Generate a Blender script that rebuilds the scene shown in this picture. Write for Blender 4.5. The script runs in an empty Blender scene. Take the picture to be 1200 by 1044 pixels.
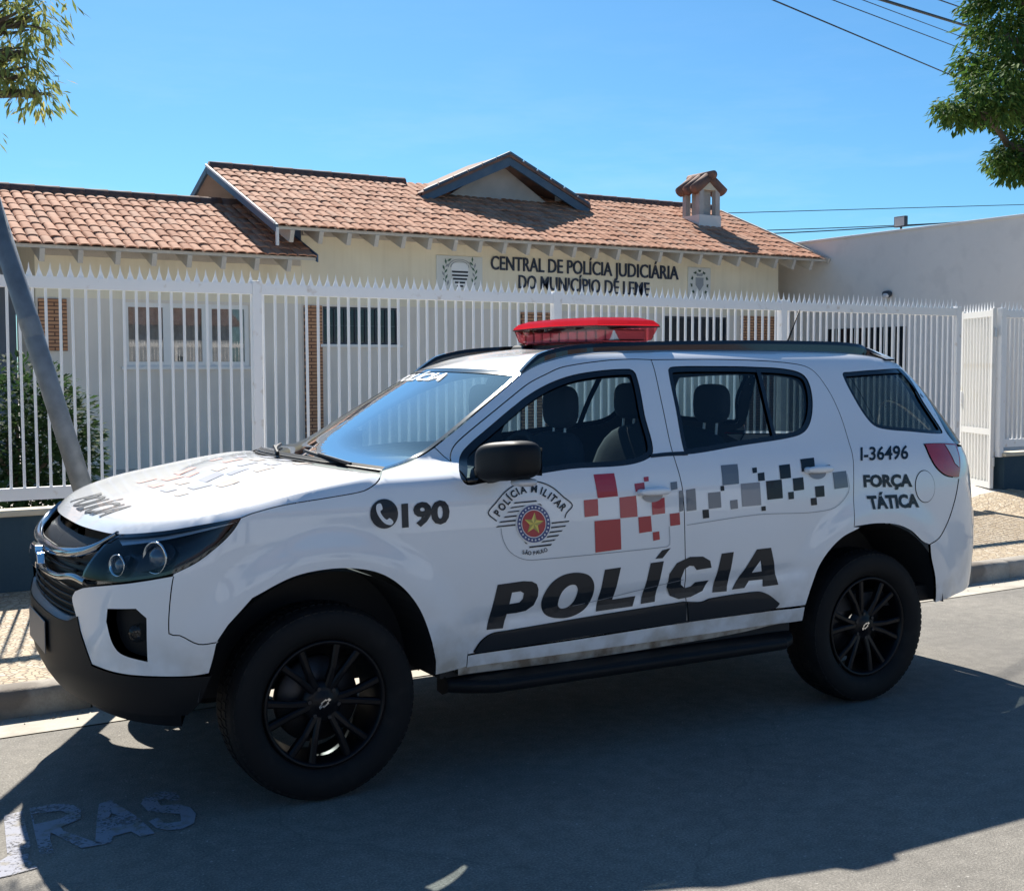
import bpy, math, random
from mathutils import Vector, Matrix
from mathutils.geometry import delaunay_2d_cdt
random.seed(7)
# ---- camera calibration (pixels of the 1200x1044 photograph) ----
F_PX,PITCH,ROLL,PSI,CAM_H=1441.95,.0613,-.0029,.5476,1.6481
CX,CY=600.0,522.0
CAR_X,CAR_Y,CAR_ROT=1.836,5.2251,-.0336
def vadd(a,b,k=1.0): return (a[0]+b[0]*k,a[1]+b[1]*k,a[2]+b[2]*k)
def dot(a,b): return a[0]*b[0]+a[1]*b[1]+a[2]*b[2]
def cross(a,b): return (a[1]*b[2]-a[2]*b[1],a[2]*b[0]-a[0]*b[2],a[0]*b[1]-a[1]*b[0])
def nrm(a):
    l=math.sqrt(dot(a,a)) or 1.0; return (a[0]/l,a[1]/l,a[2]/l)
_fw=(math.sin(PSI)*math.cos(PITCH),math.cos(PSI)*math.cos(PITCH),-math.sin(PITCH))
_r0=(math.cos(PSI),-math.sin(PSI),0.0); _u0=cross(_r0,_fw)
CAM_R=tuple(_r0[i]*math.cos(ROLL)+_u0[i]*math.sin(ROLL) for i in range(3))
CAM_U=tuple(-_r0[i]*math.sin(ROLL)+_u0[i]*math.cos(ROLL) for i in range(3))
CAM_F=_fw; CAM_P=(0.0,0.0,CAM_H)
def wray(x,y): return tuple(CAM_F[i]+CAM_R[i]*(x-CX)/F_PX-CAM_U[i]*(y-CY)/F_PX for i in range(3))
def onY(x,y,Y0): d=wray(x,y); return vadd(CAM_P,d,(Y0-CAM_P[1])/d[1])
def onX(x,y,X0): d=wray(x,y); return vadd(CAM_P,d,(X0-CAM_P[0])/d[0])
def onZ(x,y,Z0): d=wray(x,y); return vadd(CAM_P,d,(Z0-CAM_P[2])/d[2])
_c,_s=math.cos(CAR_ROT),math.sin(CAR_ROT)
def w2c(P): # world -> car (x rearward, n toward the near side, z)
    dx,dy=P[0]-CAR_X,P[1]-CAR_Y; return (_c*dx+_s*dy, -(-_s*dx+_c*dy), P[2])
def c2w(P): return (CAR_X+_c*P[0]+_s*P[1], CAR_Y+_s*P[0]-_c*P[1], P[2])
def wproj(P):
    d=vadd(P,CAM_P,-1); z=dot(d,CAM_F); return (CX+F_PX*dot(d,CAM_R)/z, CY-F_PX*dot(d,CAM_U)/z)
def cproj(P): return wproj(c2w(P))
_o=w2c(CAM_P)
def cray(x,y):
    P=w2c(vadd(CAM_P,wray(x,y))); return vadd(P,_o,-1)
def onN(x,y,n): d=cray(x,y); return vadd(_o,d,(n-_o[1])/d[1])
def onCx(x,y,X): d=cray(x,y); return vadd(_o,d,(X-_o[0])/d[0])
def onCz(x,y,z): d=cray(x,y); return vadd(_o,d,(z-_o[2])/d[2])
# ---- car body surface S(u,z) ----
class Curve1:
    def __init__(s,pts):
        s.x=[p[0] for p in pts]; s.y=[p[1] for p in pts]; n=len(pts)
        d=[(s.y[i+1]-s.y[i])/(s.x[i+1]-s.x[i]) for i in range(n-1)]
        m=[d[0]]+[0.0 if d[i-1]*d[i]<=0 else 2*d[i-1]*d[i]/(d[i-1]+d[i]) for i in range(1,n-1)]+[d[-1]]
        s.m=m
    def __call__(s,v):
        x=s.x
        if v<=x[0]: return s.y[0]+s.m[0]*(v-x[0])
        if v>=x[-1]: return s.y[-1]+s.m[-1]*(v-x[-1])
        i=0
        while v>x[i+1]: i+=1
        h=x[i+1]-x[i]; t=(v-x[i])/h; t2=t*t; t3=t2*t
        return (2*t3-3*t2+1)*s.y[i]+(t3-2*t2+t)*h*s.m[i]+(-2*t3+3*t2)*s.y[i+1]+(t3-t2)*h*s.m[i+1]
def sstep(a,b,v):
    t=min(1,max(0,(v-a)/(b-a))); return t*t*(3-2*t)
WZ=Curve1([(.28,.85),(.36,.885),(.44,.908),(.52,.922),(.62,.934),(.75,.946),(.9,.952),(1.0,.951),(1.1,.944),(1.18,.930),(1.24,.908),(1.29,.880),(1.45,.797),(1.60,.710),(1.67,.662),(1.71,.622),(1.735,.575),(1.75,.51)])
XF,XR=-.30,2.95
AF=Curve1([(.28,.42),(.34,.50),(.42,.560),(.52,.592),(.66,.594),(.76,.590),(.86,.588),(.94,.57),(1.0,.525),(1.05,.46),(1.12,.38)])
AR=Curve1([(.28,.80),(.40,.93),(.5,.975),(.7,.98),(.95,.955),(1.15,.93),(1.24,.90),(1.4,.80),(1.6,.64),(1.70,.52),(1.76,.42)])
def superell(n,a,b,N=600):
    T=[]; L=0; px=py=None
    for i in range(N+1):
        th=math.pi/2*i/N
        x=math.sin(th)**(2/n) if i else 0.0; y=max(0.0,math.cos(th))**(2/n) if i<N else 0.0
        if px is not None: L+=math.hypot((x-px)*a,(y-py)*b)
        T.append((L,x,y)); px,py=x,y
    return T
TF=superell(2.6,.6,.945); TR=superell(3.3,.96,.945)
LF,LR=TF[-1][0],TR[-1][0]
UF,UR=XF-LF,XR+LR           # u of the centre line, front and rear
def tab(T,s):
    if s<=0: return 0.0,1.0
    if s>=T[-1][0]: return 1.0,0.0
    lo,hi=0,len(T)-1
    while hi-lo>1:
        m=(lo+hi)//2
        if T[m][0]<=s: lo=m
        else: hi=m
    k=(s-T[lo][0])/(T[hi][0]-T[lo][0]); return T[lo][1]+(T[hi][1]-T[lo][1])*k, T[lo][2]+(T[hi][2]-T[lo][2])*k
def bump(x,z):
    b=0.0
    for cx in (0.0,2.845):
        r=math.hypot((x-cx)*1.02,z-.39); b+=.016*sstep(.68,.54,r)*sstep(.25,.45,z)
    # pressed crease low on the doors
    if .45<x<2.7:
        l=.66+.045*(x-.6); b+=-.010*math.exp(-((z-l+.03)/.035)**2)*sstep(.5,.8,x)*sstep(2.6,2.2,x)
    # shoulder crease
    return b
def S(u,z):
    w=WZ(z)
    if u<XF:
        gx,gy=tab(TF,XF-u); x=XF-AF(z)*gx; y=w*gy
    elif u>XR:
        gx,gy=tab(TR,u-XR); x=XR+AR(z)*gx; y=w*gy
    else: x=u; y=w
    y+=bump(x,z)*min(1,max(0,y)/.8)
    if x<.95: y-=.22*sstep(1.0,.25,x)*sstep(1.205,1.295,z)
    if x<1.7: y-=.15*sstep(1.75,.75,x)*sstep(1.22,1.66,z)
    return (x,y,z)
def SN(u,z):
    e=.004
    a=vadd(S(u+e,z),S(u-e,z),-1); b=vadd(S(u,z+e),S(u,z-e),-1)
    n=nrm(cross(b,a)); return n
def Soff(u,z,o):
    p=S(u,z)
    if not o: return p
    return vadd(p,SN(u,z),o)
_inv={}
def inv(px,py):
    k=(px,py)
    if k in _inv: return _inv[k]
    best=None
    for n0 in (.9,.6,.3):
        g=onN(px,py,n0); u,z=g[0],min(1.76,max(.3,g[2]))
        if n0<.9 and u>-.3: continue
        if u<XF: u=XF-(XF-u)*1.0-(.95-n0)*.9
        if u>XR: u=XR+(u-XR)
        for it in range(40):
            q=cproj(S(u,z)); ex,ey=q[0]-px,q[1]-py
            if abs(ex)+abs(ey)<.01: break
            e=1e-4; a=cproj(S(u+e,z)); b=cproj(S(u,z+e))
            j=((a[0]-q[0])/e,(b[0]-q[0])/e,(a[1]-q[1])/e,(b[1]-q[1])/e); D=j[0]*j[3]-j[1]*j[2]
            if abs(D)<1e-3: break
            du=-(j[3]*ex-j[1]*ey)/D; dz=-(-j[2]*ex+j[0]*ey)/D
            l=max(abs(du)/.08,abs(dz)/.08,1); u+=du/l; z+=dz/l; z=min(1.8,max(.25,z)); u=min(UR,max(UF,u))
        q=cproj(S(u,z)); er=math.hypot(q[0]-px,q[1]-py)
        if best is None or er<best[0]: best=(er,u,z)
        if er<.3: break
    if best[0]>1.5: print('inv warn',px,py,best)
    _inv[k]=(best[1],best[2]); return _inv[k]
# =====================  camera, sky, sun, exposure  =====================
scn=bpy.context.scene; COL=scn.collection
cd=bpy.data.cameras.new('camera'); cam=bpy.data.objects.new('camera',cd); COL.objects.link(cam)
cd.sensor_fit='HORIZONTAL'; cd.sensor_width=36.0; cd.lens=36.0*F_PX/1200.0; cd.clip_start=.05; cd.clip_end=3000
cam.matrix_world=Matrix(((CAM_R[0],CAM_U[0],-CAM_F[0],CAM_P[0]),(CAM_R[1],CAM_U[1],-CAM_F[1],CAM_P[1]),(CAM_R[2],CAM_U[2],-CAM_F[2],CAM_P[2]),(0,0,0,1)))
scn.camera=cam
SUN_AZ,SUN_EL=math.radians(13.5),math.radians(44)
SUN=(math.sin(SUN_AZ)*math.cos(SUN_EL),math.cos(SUN_AZ)*math.cos(SUN_EL),math.sin(SUN_EL))
wd=bpy.data.worlds.new('World'); scn.world=wd; wd.use_nodes=True
nt=wd.node_tree; bg=nt.nodes['Background']; sky=nt.nodes.new('ShaderNodeTexSky'); sky.sky_type='NISHITA'; sky.sun_disc=False
sky.sun_elevation=SUN_EL; sky.sun_rotation=SUN_AZ; sky.air_density=1.0; sky.dust_density=0.7; sky.ozone_density=4.0; sky.altitude=600
tn=nt.nodes.new('ShaderNodeMix'); tn.data_type='RGBA'; tn.blend_type='MULTIPLY'; tn.inputs[0].default_value=1.0; tn.inputs[7].default_value=(.47,.83,1.0,1)
nt.links.new(sky.outputs[0],tn.inputs[6])
wt=nt.nodes.new('ShaderNodeTexCoord'); wm=nt.nodes.new('ShaderNodeMapping'); wm.inputs['Scale'].default_value=(1.6,1.6,9.0); nt.links.new(wt.outputs['Generated'],wm.inputs[0])
wn=nt.nodes.new('ShaderNodeTexNoise'); wn.inputs['Scale'].default_value=3.0; wn.inputs['Detail'].default_value=8; wn.inputs['Roughness'].default_value=.62; nt.links.new(wm.outputs[0],wn.inputs[0])
w1=nt.nodes.new('ShaderNodeMapRange'); w1.inputs[1].default_value=.50; w1.inputs[2].default_value=.78; w1.inputs[4].default_value=.13; nt.links.new(wn.outputs[0],w1.inputs[0])
ws_=nt.nodes.new('ShaderNodeSeparateXYZ'); nt.links.new(wt.outputs['Generated'],ws_.inputs[0])
w2=nt.nodes.new('ShaderNodeMapRange'); w2.interpolation_type='SMOOTHSTEP'; w2.inputs[1].default_value=.34; w2.inputs[2].default_value=.08; nt.links.new(ws_.outputs[2],w2.inputs[0])
w3=nt.nodes.new('ShaderNodeMath'); w3.operation='MULTIPLY'; nt.links.new(w1.outputs[0],w3.inputs[0]); nt.links.new(w2.outputs[0],w3.inputs[1])
cm=nt.nodes.new('ShaderNodeMix'); cm.data_type='RGBA'; cm.inputs[7].default_value=(8.5,9.0,9.4,1); nt.links.new(w3.outputs[0],cm.inputs[0]); nt.links.new(tn.outputs[2],cm.inputs[6]); nt.links.new(cm.outputs[2],bg.inputs[0]); bg.inputs[1].default_value=.068
ld=bpy.data.lights.new('sun','SUN'); ld.energy=5.0; ld.angle=math.radians(.53); ld.color=(1,.94,.84)
sun=bpy.data.objects.new('sun',ld); COL.objects.link(sun); sun.rotation_euler=Vector(SUN).to_track_quat('Z','Y').to_euler(); sun.location=(6,30,30)
vs=scn.view_settings; vs.view_transform='Standard'; vs.look='None'; vs.gamma=1.0; vs.exposure=0.93; vs.use_curve_mapping=False
# =====================  materials  =====================
M={}
def mat(name,col,rough=.5,metal=0.0,coat=0.0,spec=.5,noise=None,bump=None,emit=None,coords='Object'):
    m=bpy.data.materials.new(name); m.use_nodes=True; n=m.node_tree; b=n.nodes['Principled BSDF']
    b.inputs['Base Color'].default_value=(*col,1); b.inputs['Roughness'].default_value=rough; b.inputs['Metallic'].default_value=metal
    b.inputs['Coat Weight'].default_value=coat; b.inputs['Coat Roughness'].default_value=.04; b.inputs['Specular IOR Level'].default_value=spec
    tc=n.nodes.new('ShaderNodeTexCoord')
    if noise:   # (scale, other colour, detail, low, high)
        t=n.nodes.new('ShaderNodeTexNoise'); t.inputs['Scale'].default_value=noise[0]; t.inputs['Detail'].default_value=noise[2]
        n.links.new(tc.outputs[coords],t.inputs['Vector'])
        r=n.nodes.new('ShaderNodeMapRange'); r.inputs[1].default_value=noise[3]; r.inputs[2].default_value=noise[4]
        n.links.new(t.outputs[0],r.inputs[0])
        x=n.nodes.new('ShaderNodeMix'); x.data_type='RGBA'; x.inputs[6].default_value=(*col,1); x.inputs[7].default_value=(*noise[1],1)
        n.links.new(r.outputs[0],x.inputs[0]); n.links.new(x.outputs[2],b.inputs['Base Color'])
    if bump:    # (scale, strength, distance)
        t=n.nodes.new('ShaderNodeTexNoise'); t.inputs['Scale'].default_value=bump[0]; t.inputs['Detail'].default_value=6
        n.links.new(tc.outputs[coords],t.inputs['Vector'])
        k=n.nodes.new('ShaderNodeBump'); k.inputs['Strength'].default_value=bump[1]; k.inputs['Distance'].default_value=bump[2]
        n.links.new(t.outputs[0],k.inputs['Height']); n.links.new(k.outputs[0],b.inputs['Normal'])
    if emit: b.inputs['Emission Color'].default_value=(*emit[:3],1); b.inputs['Emission Strength'].default_value=emit[3]
    M[name]=m; return m
def glass(name,tint,refl=1.0,rough=.0):
    m=bpy.data.materials.new(name); m.use_nodes=True; n=m.node_tree; n.nodes.clear()
    o=n.nodes.new('ShaderNodeOutputMaterial'); t=n.nodes.new('ShaderNodeBsdfTransparent'); t.inputs[0].default_value=(*tint,1)
    g=n.nodes.new('ShaderNodeBsdfGlossy'); g.inputs['Roughness'].default_value=rough
    f=n.nodes.new('ShaderNodeFresnel'); ge=n.nodes.new('ShaderNodeNewGeometry'); ma=n.nodes.new('ShaderNodeMapRange'); ma.inputs[3].default_value=1.5; ma.inputs[4].default_value=1/1.5; n.links.new(ge.outputs['Backfacing'],ma.inputs[0]); n.links.new(ma.outputs[0],f.inputs[0]); k=n.nodes.new('ShaderNodeMath'); k.operation='MULTIPLY'; k.inputs[1].default_value=refl
    x=n.nodes.new('ShaderNodeMixShader'); k.use_clamp=True; n.links.new(f.outputs[0],k.inputs[0]); n.links.new(k.outputs[0],x.inputs[0])
    n.links.new(t.outputs[0],x.inputs[1]); n.links.new(g.outputs[0],x.inputs[2]); n.links.new(x.outputs[0],o.inputs[0]); M[name]=m; return m
def carpaint():
    m=mat('car_white',(.82,.83,.845),.32,coat=1.0); n=m.node_tree; b=n.nodes['Principled BSDF']; tc=n.nodes.new('ShaderNodeTexCoord')
    sp=n.nodes.new('ShaderNodeSeparateXYZ'); n.links.new(tc.outputs['Object'],sp.inputs[0])
    g=n.nodes.new('ShaderNodeMapRange'); g.interpolation_type='SMOOTHSTEP'; g.inputs[1].default_value=.80; g.inputs[2].default_value=.40; n.links.new(sp.outputs[2],g.inputs[0])
    t=n.nodes.new('ShaderNodeTexNoise'); t.inputs['Scale'].default_value=7; t.inputs['Detail'].default_value=8; n.links.new(tc.outputs['Object'],t.inputs[0])
    r=n.nodes.new('ShaderNodeMapRange'); r.inputs[1].default_value=.42; r.inputs[2].default_value=.72; n.links.new(t.outputs[0],r.inputs[0])
    k=n.nodes.new('ShaderNodeMath'); k.operation='MULTIPLY'; n.links.new(g.outputs[0],k.inputs[0]); n.links.new(r.outputs[0],k.inputs[1])
    t2=n.nodes.new('ShaderNodeTexNoise'); t2.inputs['Scale'].default_value=1.6; t2.inputs['Detail'].default_value=5; n.links.new(tc.outputs['Object'],t2.inputs[0])
    r2=n.nodes.new('ShaderNodeMapRange'); r2.inputs[1].default_value=.5; r2.inputs[2].default_value=.9; r2.inputs[4].default_value=.16; n.links.new(t2.outputs[0],r2.inputs[0])
    a=n.nodes.new('ShaderNodeMath'); a.operation='ADD'; a.use_clamp=True; n.links.new(k.outputs[0],a.inputs[0]); n.links.new(r2.outputs[0],a.inputs[1])
    x=n.nodes.new('ShaderNodeMix'); x.data_type='RGBA'; x.inputs[6].default_value=(.82,.83,.845,1); x.inputs[7].default_value=(.46,.42,.36,1); n.links.new(a.outputs[0],x.inputs[0]); n.links.new(x.outputs[2],b.inputs['Base Color'])
    c=n.nodes.new('ShaderNodeMapRange'); c.inputs[3].default_value=.03; c.inputs[4].default_value=.45; n.links.new(a.outputs[0],c.inputs[0]); n.links.new(c.outputs[0],b.inputs['Coat Roughness'])
carpaint()
mat('black_plastic',(.008,.009,.011),.5,spec=.2,bump=(220,.15,.001))
mat('black_satin',(.016,.018,.022),.3,spec=.6)
mat('black_gloss',(.008,.008,.009),.12,coat=.6)
mat('interior',(.022,.023,.026),.75)
mat('seat_cloth',(.03,.031,.036),.9,bump=(160,.3,.002))
mat('dash',(.09,.09,.088),.6)
mat('rubber',(.010,.010,.011),.7,spec=.2,noise=(9,(.028,.026,.024),5,.55,.9),bump=(120,.2,.002))
mat('rim_black',(.005,.005,.007),.4,coat=.05,spec=.22)
mat('steel_dark',(.05,.05,.055),.45,metal=.8)
mat('chrome',(.75,.76,.78),.10,metal=1.0)
mat('shaded_chrome',(.34,.36,.39),.12,metal=1.0)  # grille chrome, its shaded reflections put into a darker colour
mat('silver',(.55,.56,.58),.35,metal=.6)
mat('projector_glass',(.10,.14,.18),.03,spec=1.0,coat=1.0)
mat('lens_inner',(.02,.022,.026),.25)
mat('red_lens',(.45,.012,.02),.12,coat=.8)
mat('clear_lens',(.62,.60,.60),.1,coat=.8)
mat('decal_black',(.008,.014,.022),.4,coat=.2,spec=.3)
mat('decal_grey',(.13,.15,.18),.35,coat=.6)
mat('decal_grey2',(.24,.25,.28),.35,coat=.6)
mat('decal_red',(.42,.012,.03),.35,coat=.6)
mat('decal_blue',(.012,.05,.20),.35,coat=.6)
mat('decal_yellow',(.78,.60,.10),.35,coat=.6)
mat('decal_olive',(.40,.33,.06),.35,coat=.6)
mat('decal_white',(.80,.80,.80),.4,coat=.4)
mat('faded_glare_red',(.66,.42,.39),.9,spec=.05,noise=(30,(.70,.52,.49),4,.4,.7))
mat('faded_glare_grey',(.42,.44,.50),.9,spec=.05,noise=(30,(.48,.49,.54),4,.4,.7))
mat('faded_glare_tan',(.60,.52,.47),.9,spec=.05,noise=(30,(.64,.58,.54),4,.4,.7))
mat('plate',(.13,.13,.14),.4)  # light plate kept dark grey, the nose's shade put into its colour
mat('dirt_white',(.50,.48,.44),.6,noise=(14,(.20,.16,.12),6,.42,.66))
glass('rear_glass',(.15,.19,.20),1.2); glass('side_glass',(.62,.74,.77),1.2); glass('windshield_glass',(.68,.80,.82),3.2); glass('lamp_glass',(.75,.8,.84),.8)
def redglass():
    m=bpy.data.materials.new('red_dome'); m.use_nodes=True; n=m.node_tree; n.nodes.clear()
    o=n.nodes.new('ShaderNodeOutputMaterial'); t=n.nodes.new('ShaderNodeBsdfTransparent'); t.inputs[0].default_value=(.85,.16,.18,1)
    g=n.nodes.new('ShaderNodeBsdfPrincipled'); g.inputs['Base Color'].default_value=(.72,.035,.07,1); g.inputs['Roughness'].default_value=.1
    tr=n.nodes.new('ShaderNodeBsdfTranslucent'); tr.inputs[0].default_value=(.95,.13,.18,1)
    a=n.nodes.new('ShaderNodeMixShader'); a.inputs[0].default_value=.62; b=n.nodes.new('ShaderNodeMixShader'); b.inputs[0].default_value=.62
    n.links.new(t.outputs[0],a.inputs[1]); n.links.new(tr.outputs[0],a.inputs[2]); n.links.new(a.outputs[0],b.inputs[1]); n.links.new(g.outputs[0],b.inputs[2]); b.inputs[0].default_value=.14
    n.links.new(b.outputs[0],o.inputs[0]); M['red_dome']=m
redglass()
glass('pink_lens',(.95,.36,.38),1.0)
# ---- setting materials
def nodes(name):
    m=bpy.data.materials.new(name); m.use_nodes=True; M[name]=m; n=m.node_tree; return m,n,n.nodes['Principled BSDF']
def ramp(n,src,stops):
    r=n.nodes.new('ShaderNodeValToRGB'); e=r.color_ramp.elements
    while len(e)<len(stops): e.new(.5)
    for i,(p,c) in enumerate(stops): e[i].position=p; e[i].color=(*c,1)
    n.links.new(src,r.inputs[0]); return r
def tex(n,kind,scale,detail=4,vec=None,rough=.5):
    t=n.nodes.new(kind); t.inputs['Scale'].default_value=scale
    if 'Detail' in t.inputs: t.inputs['Detail'].default_value=detail
    if vec is not None: n.links.new(vec,t.inputs['Vector'])
    return t
def mixc(n,fac,a,b,mode='MIX'):
    x=n.nodes.new('ShaderNodeMix'); x.data_type='RGBA'; x.blend_type=mode
    for s,v in ((0,fac),(6,a),(7,b)):
        if isinstance(v,(int,float)): x.inputs[s].default_value=v
        elif isinstance(v,tuple): x.inputs[s].default_value=(*v,1)
        else: n.links.new(v,x.inputs[s])
    return x.outputs[2]
def bumpn(n,b,src,st,dist):
    k=n.nodes.new('ShaderNodeBump'); k.inputs['Strength'].default_value=st; k.inputs['Distance'].default_value=dist
    n.links.new(src,k.inputs['Height']); n.links.new(k.outputs[0],b.inputs['Normal'])
def asphalt():
    m,n,b=nodes('asphalt'); tc=n.nodes.new('ShaderNodeTexCoord'); v=tc.outputs['Object']
    t1=tex(n,'ShaderNodeTexNoise',120,3,v); t2=tex(n,'ShaderNodeTexNoise',1.3,6,v); t3=tex(n,'ShaderNodeTexVoronoi',260,0,v)
    r1=ramp(n,t1.outputs[0],[(.3,(.15,.14,.125)),(.55,(.235,.22,.195)),(.75,(.34,.32,.285))])
    r2=ramp(n,t2.outputs[0],[(.3,(.80,.80,.80)),(.7,(1.08,1.07,1.05))])
    c=mixc(n,1.0,r1.outputs[0],r2.outputs[0],'MULTIPLY')
    t4=tex(n,'ShaderNodeTexNoise',55,2,v); r4=ramp(n,t4.outputs[0],[(.69,(0,0,0)),(.73,(1,1,1))]); c=mixc(n,r4.outputs[0],c,(.42,.40,.36))
    dv=tex(n,'ShaderNodeTexNoise',3.0,4,v); mv=n.nodes.new('ShaderNodeVectorMath'); mv.operation='MULTIPLY_ADD'; mv.inputs[1].default_value=(.35,.35,.35); n.links.new(dv.outputs[1],mv.inputs[0]); n.links.new(v,mv.inputs[2])
    ck=tex(n,'ShaderNodeTexVoronoi',.42,0,mv.outputs[0]); ck.feature='DISTANCE_TO_EDGE'; ckr=ramp(n,ck.outputs['Distance'],[(.0,(1,1,1)),(.002,(0,0,0))]); ckm=n.nodes.new('ShaderNodeMath'); ckm.operation='MULTIPLY'; ckm.inputs[1].default_value=.35; n.links.new(ckr.outputs[0],ckm.inputs[0]); c=mixc(n,ckm.outputs[0],c,(.09,.085,.08))
    st=tex(n,'ShaderNodeTexNoise',.38,7,v); sr=ramp(n,st.outputs[0],[(.50,(0,0,0)),(.64,(.42,.42,.42))]); c=mixc(n,sr.outputs[0],c,(.11,.105,.10))
    t5=tex(n,'ShaderNodeTexNoise',14,5,v); r5=ramp(n,t5.outputs[0],[(.35,(.86,.86,.86)),(.65,(1.08,1.08,1.08))]); c=mixc(n,1.0,c,r5.outputs[0],'MULTIPLY')
    n.links.new(c,b.inputs['Base Color']); b.inputs['Roughness'].default_value=.85; bumpn(n,b,t3.outputs[0],.45,.005)
asphalt()
def concrete(name,c1,c2,sc=6,bs=.3,dark=None):
    m,n,b=nodes(name); tc=n.nodes.new('ShaderNodeTexCoord'); v=tc.outputs['Object']
    t1=tex(n,'ShaderNodeTexNoise',sc,8,v); t2=tex(n,'ShaderNodeTexNoise',sc*14,4,v)
    r=ramp(n,t1.outputs[0],[(.32,c1),(.68,c2)])
    c=mixc(n,.25,r.outputs[0],ramp(n,t2.outputs[0],[(.35,c1),(.65,c2)]).outputs[0])
    if dark:
        t3=tex(n,'ShaderNodeTexNoise',2.6,7,v); k=ramp(n,t3.outputs[0],[(.52,(0,0,0)),(.66,(1,1,1))]); c=mixc(n,k.outputs[0],c,dark)
    n.links.new(c,b.inputs['Base Color']); b.inputs['Roughness'].default_value=.85; bumpn(n,b,t2.outputs[0],bs,.004)
concrete('gutter_concrete',(.36,.33,.28),(.52,.48,.41),5,.4,(.27,.23,.18))
concrete('kerb_concrete',(.30,.27,.23),(.50,.45,.38),5,.6,(.20,.17,.14))
concrete('yard_concrete',(.52,.48,.42),(.62,.57,.50),1.5,.2)
concrete('low_wall_paint',(.020,.050,.078),(.030,.066,.094),3,.35,(.04,.075,.095))
concrete('cap_cream',(.52,.46,.34),(.62,.56,.44),4,.2)
concrete('grey_render',(.70,.665,.63),(.75,.71,.67),.5,.15,(.685,.65,.615))
concrete('tan_render',(.58,.46,.28),(.68,.55,.36),1.5,.15)
concrete('porch_render_gable_shade',(.16,.19,.24),(.20,.23,.28),2,.15)  # blue-grey porch paint, also painted shade on the left gable wall
concrete('eave_wood',(.50,.44,.37),(.62,.56,.48),3,.2)
concrete('opposite_paint',(.34,.36,.39),(.42,.44,.47),1.2,.1)
concrete('earth',(.16,.15,.10),(.24,.21,.15),.6,.3)
def stones():
    m,n,b=nodes('mosaic_stone'); tc=n.nodes.new('ShaderNodeTexCoord'); v=tc.outputs['Object']
    vo=tex(n,'ShaderNodeTexVoronoi',26,0,v); ve=tex(n,'ShaderNodeTexVoronoi',26,0,v); ve.feature='DISTANCE_TO_EDGE'
    nz=tex(n,'ShaderNodeTexNoise',.55,3,v)
    light=ramp(n,vo.outputs['Color'],[(.15,(.36,.27,.17)),(.5,(.46,.37,.25)),(.9,(.54,.46,.35))])
    grey=ramp(n,vo.outputs['Color'],[(.15,(.22,.20,.19)),(.9,(.38,.36,.34))])
    k=ramp(n,nz.outputs[0],[(.56,(0,0,0)),(.60,(1,1,1))])
    c=mixc(n,k.outputs[0],light.outputs[0],grey.outputs[0])
    e=ramp(n,ve.outputs['Distance'],[(.02,(0,0,0)),(.10,(1,1,1))]); c2=mixc(n,e.outputs[0],(.24,.18,.13),c)
    n.links.new(c2,b.inputs['Base Color']); b.inputs['Roughness'].default_value=.8; bumpn(n,b,e.outputs[0],.7,.008)
stones()
def facade():
    m,n,b=nodes('facade_paint'); tc=n.nodes.new('ShaderNodeTexCoord'); v=tc.outputs['Object']
    sp=n.nodes.new('ShaderNodeSeparateXYZ'); n.links.new(v,sp.inputs[0])
    g=n.nodes.new('ShaderNodeMath'); g.operation='GREATER_THAN'; g.inputs[1].default_value=2.742; n.links.new(sp.outputs[2],g.inputs[0])
    t=tex(n,'ShaderNodeTexNoise',.9,8,v); r=ramp(n,t.outputs[0],[(.35,(.90,.90,.90)),(.65,(1.03,1.03,1.03))])
    c=mixc(n,g.outputs[0],(.78,.70,.60),(.86,.76,.57)); c=mixc(n,1.0,c,r.outputs[0],'MULTIPLY')
    mp=n.nodes.new('ShaderNodeMapping'); mp.inputs['Scale'].default_value=(3,3,.25); n.links.new(v,mp.inputs[0]); ts=tex(n,'ShaderNodeTexNoise',2.2,7,mp.outputs[0]); rs_=ramp(n,ts.outputs[0],[(.50,(1,1,1)),(.80,(.90,.88,.85))]); c=mixc(n,1.0,c,rs_.outputs[0],'MULTIPLY')
    n.links.new(c,b.inputs['Base Color']); b.inputs['Roughness'].default_value=.8
    t2=tex(n,'ShaderNodeTexNoise',60,4,v); bumpn(n,b,t2.outputs[0],.15,.003)
facade()
def brick():
    m,n,b=nodes('brick_screen'); tc=n.nodes.new('ShaderNodeTexCoord'); mp=n.nodes.new('ShaderNodeMapping'); mp.inputs['Rotation'].default_value=(math.pi/2,0,0)
    n.links.new(tc.outputs['Object'],mp.inputs[0]); t=n.nodes.new('ShaderNodeTexBrick'); n.links.new(mp.outputs[0],t.inputs['Vector'])
    t.inputs['Scale'].default_value=1; t.inputs['Brick Width'].default_value=.22; t.inputs['Row Height'].default_value=.055; t.inputs['Mortar Size'].default_value=.009
    t.inputs['Color1'].default_value=(.46,.22,.11,1); t.inputs['Color2'].default_value=(.56,.29,.15,1); t.inputs['Mortar'].default_value=(.12,.06,.04,1)
    n.links.new(t.outputs[0],b.inputs['Base Color']); b.inputs['Roughness'].default_value=.85; bumpn(n,b,t.outputs['Fac'],-.8,.02)
brick()
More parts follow.
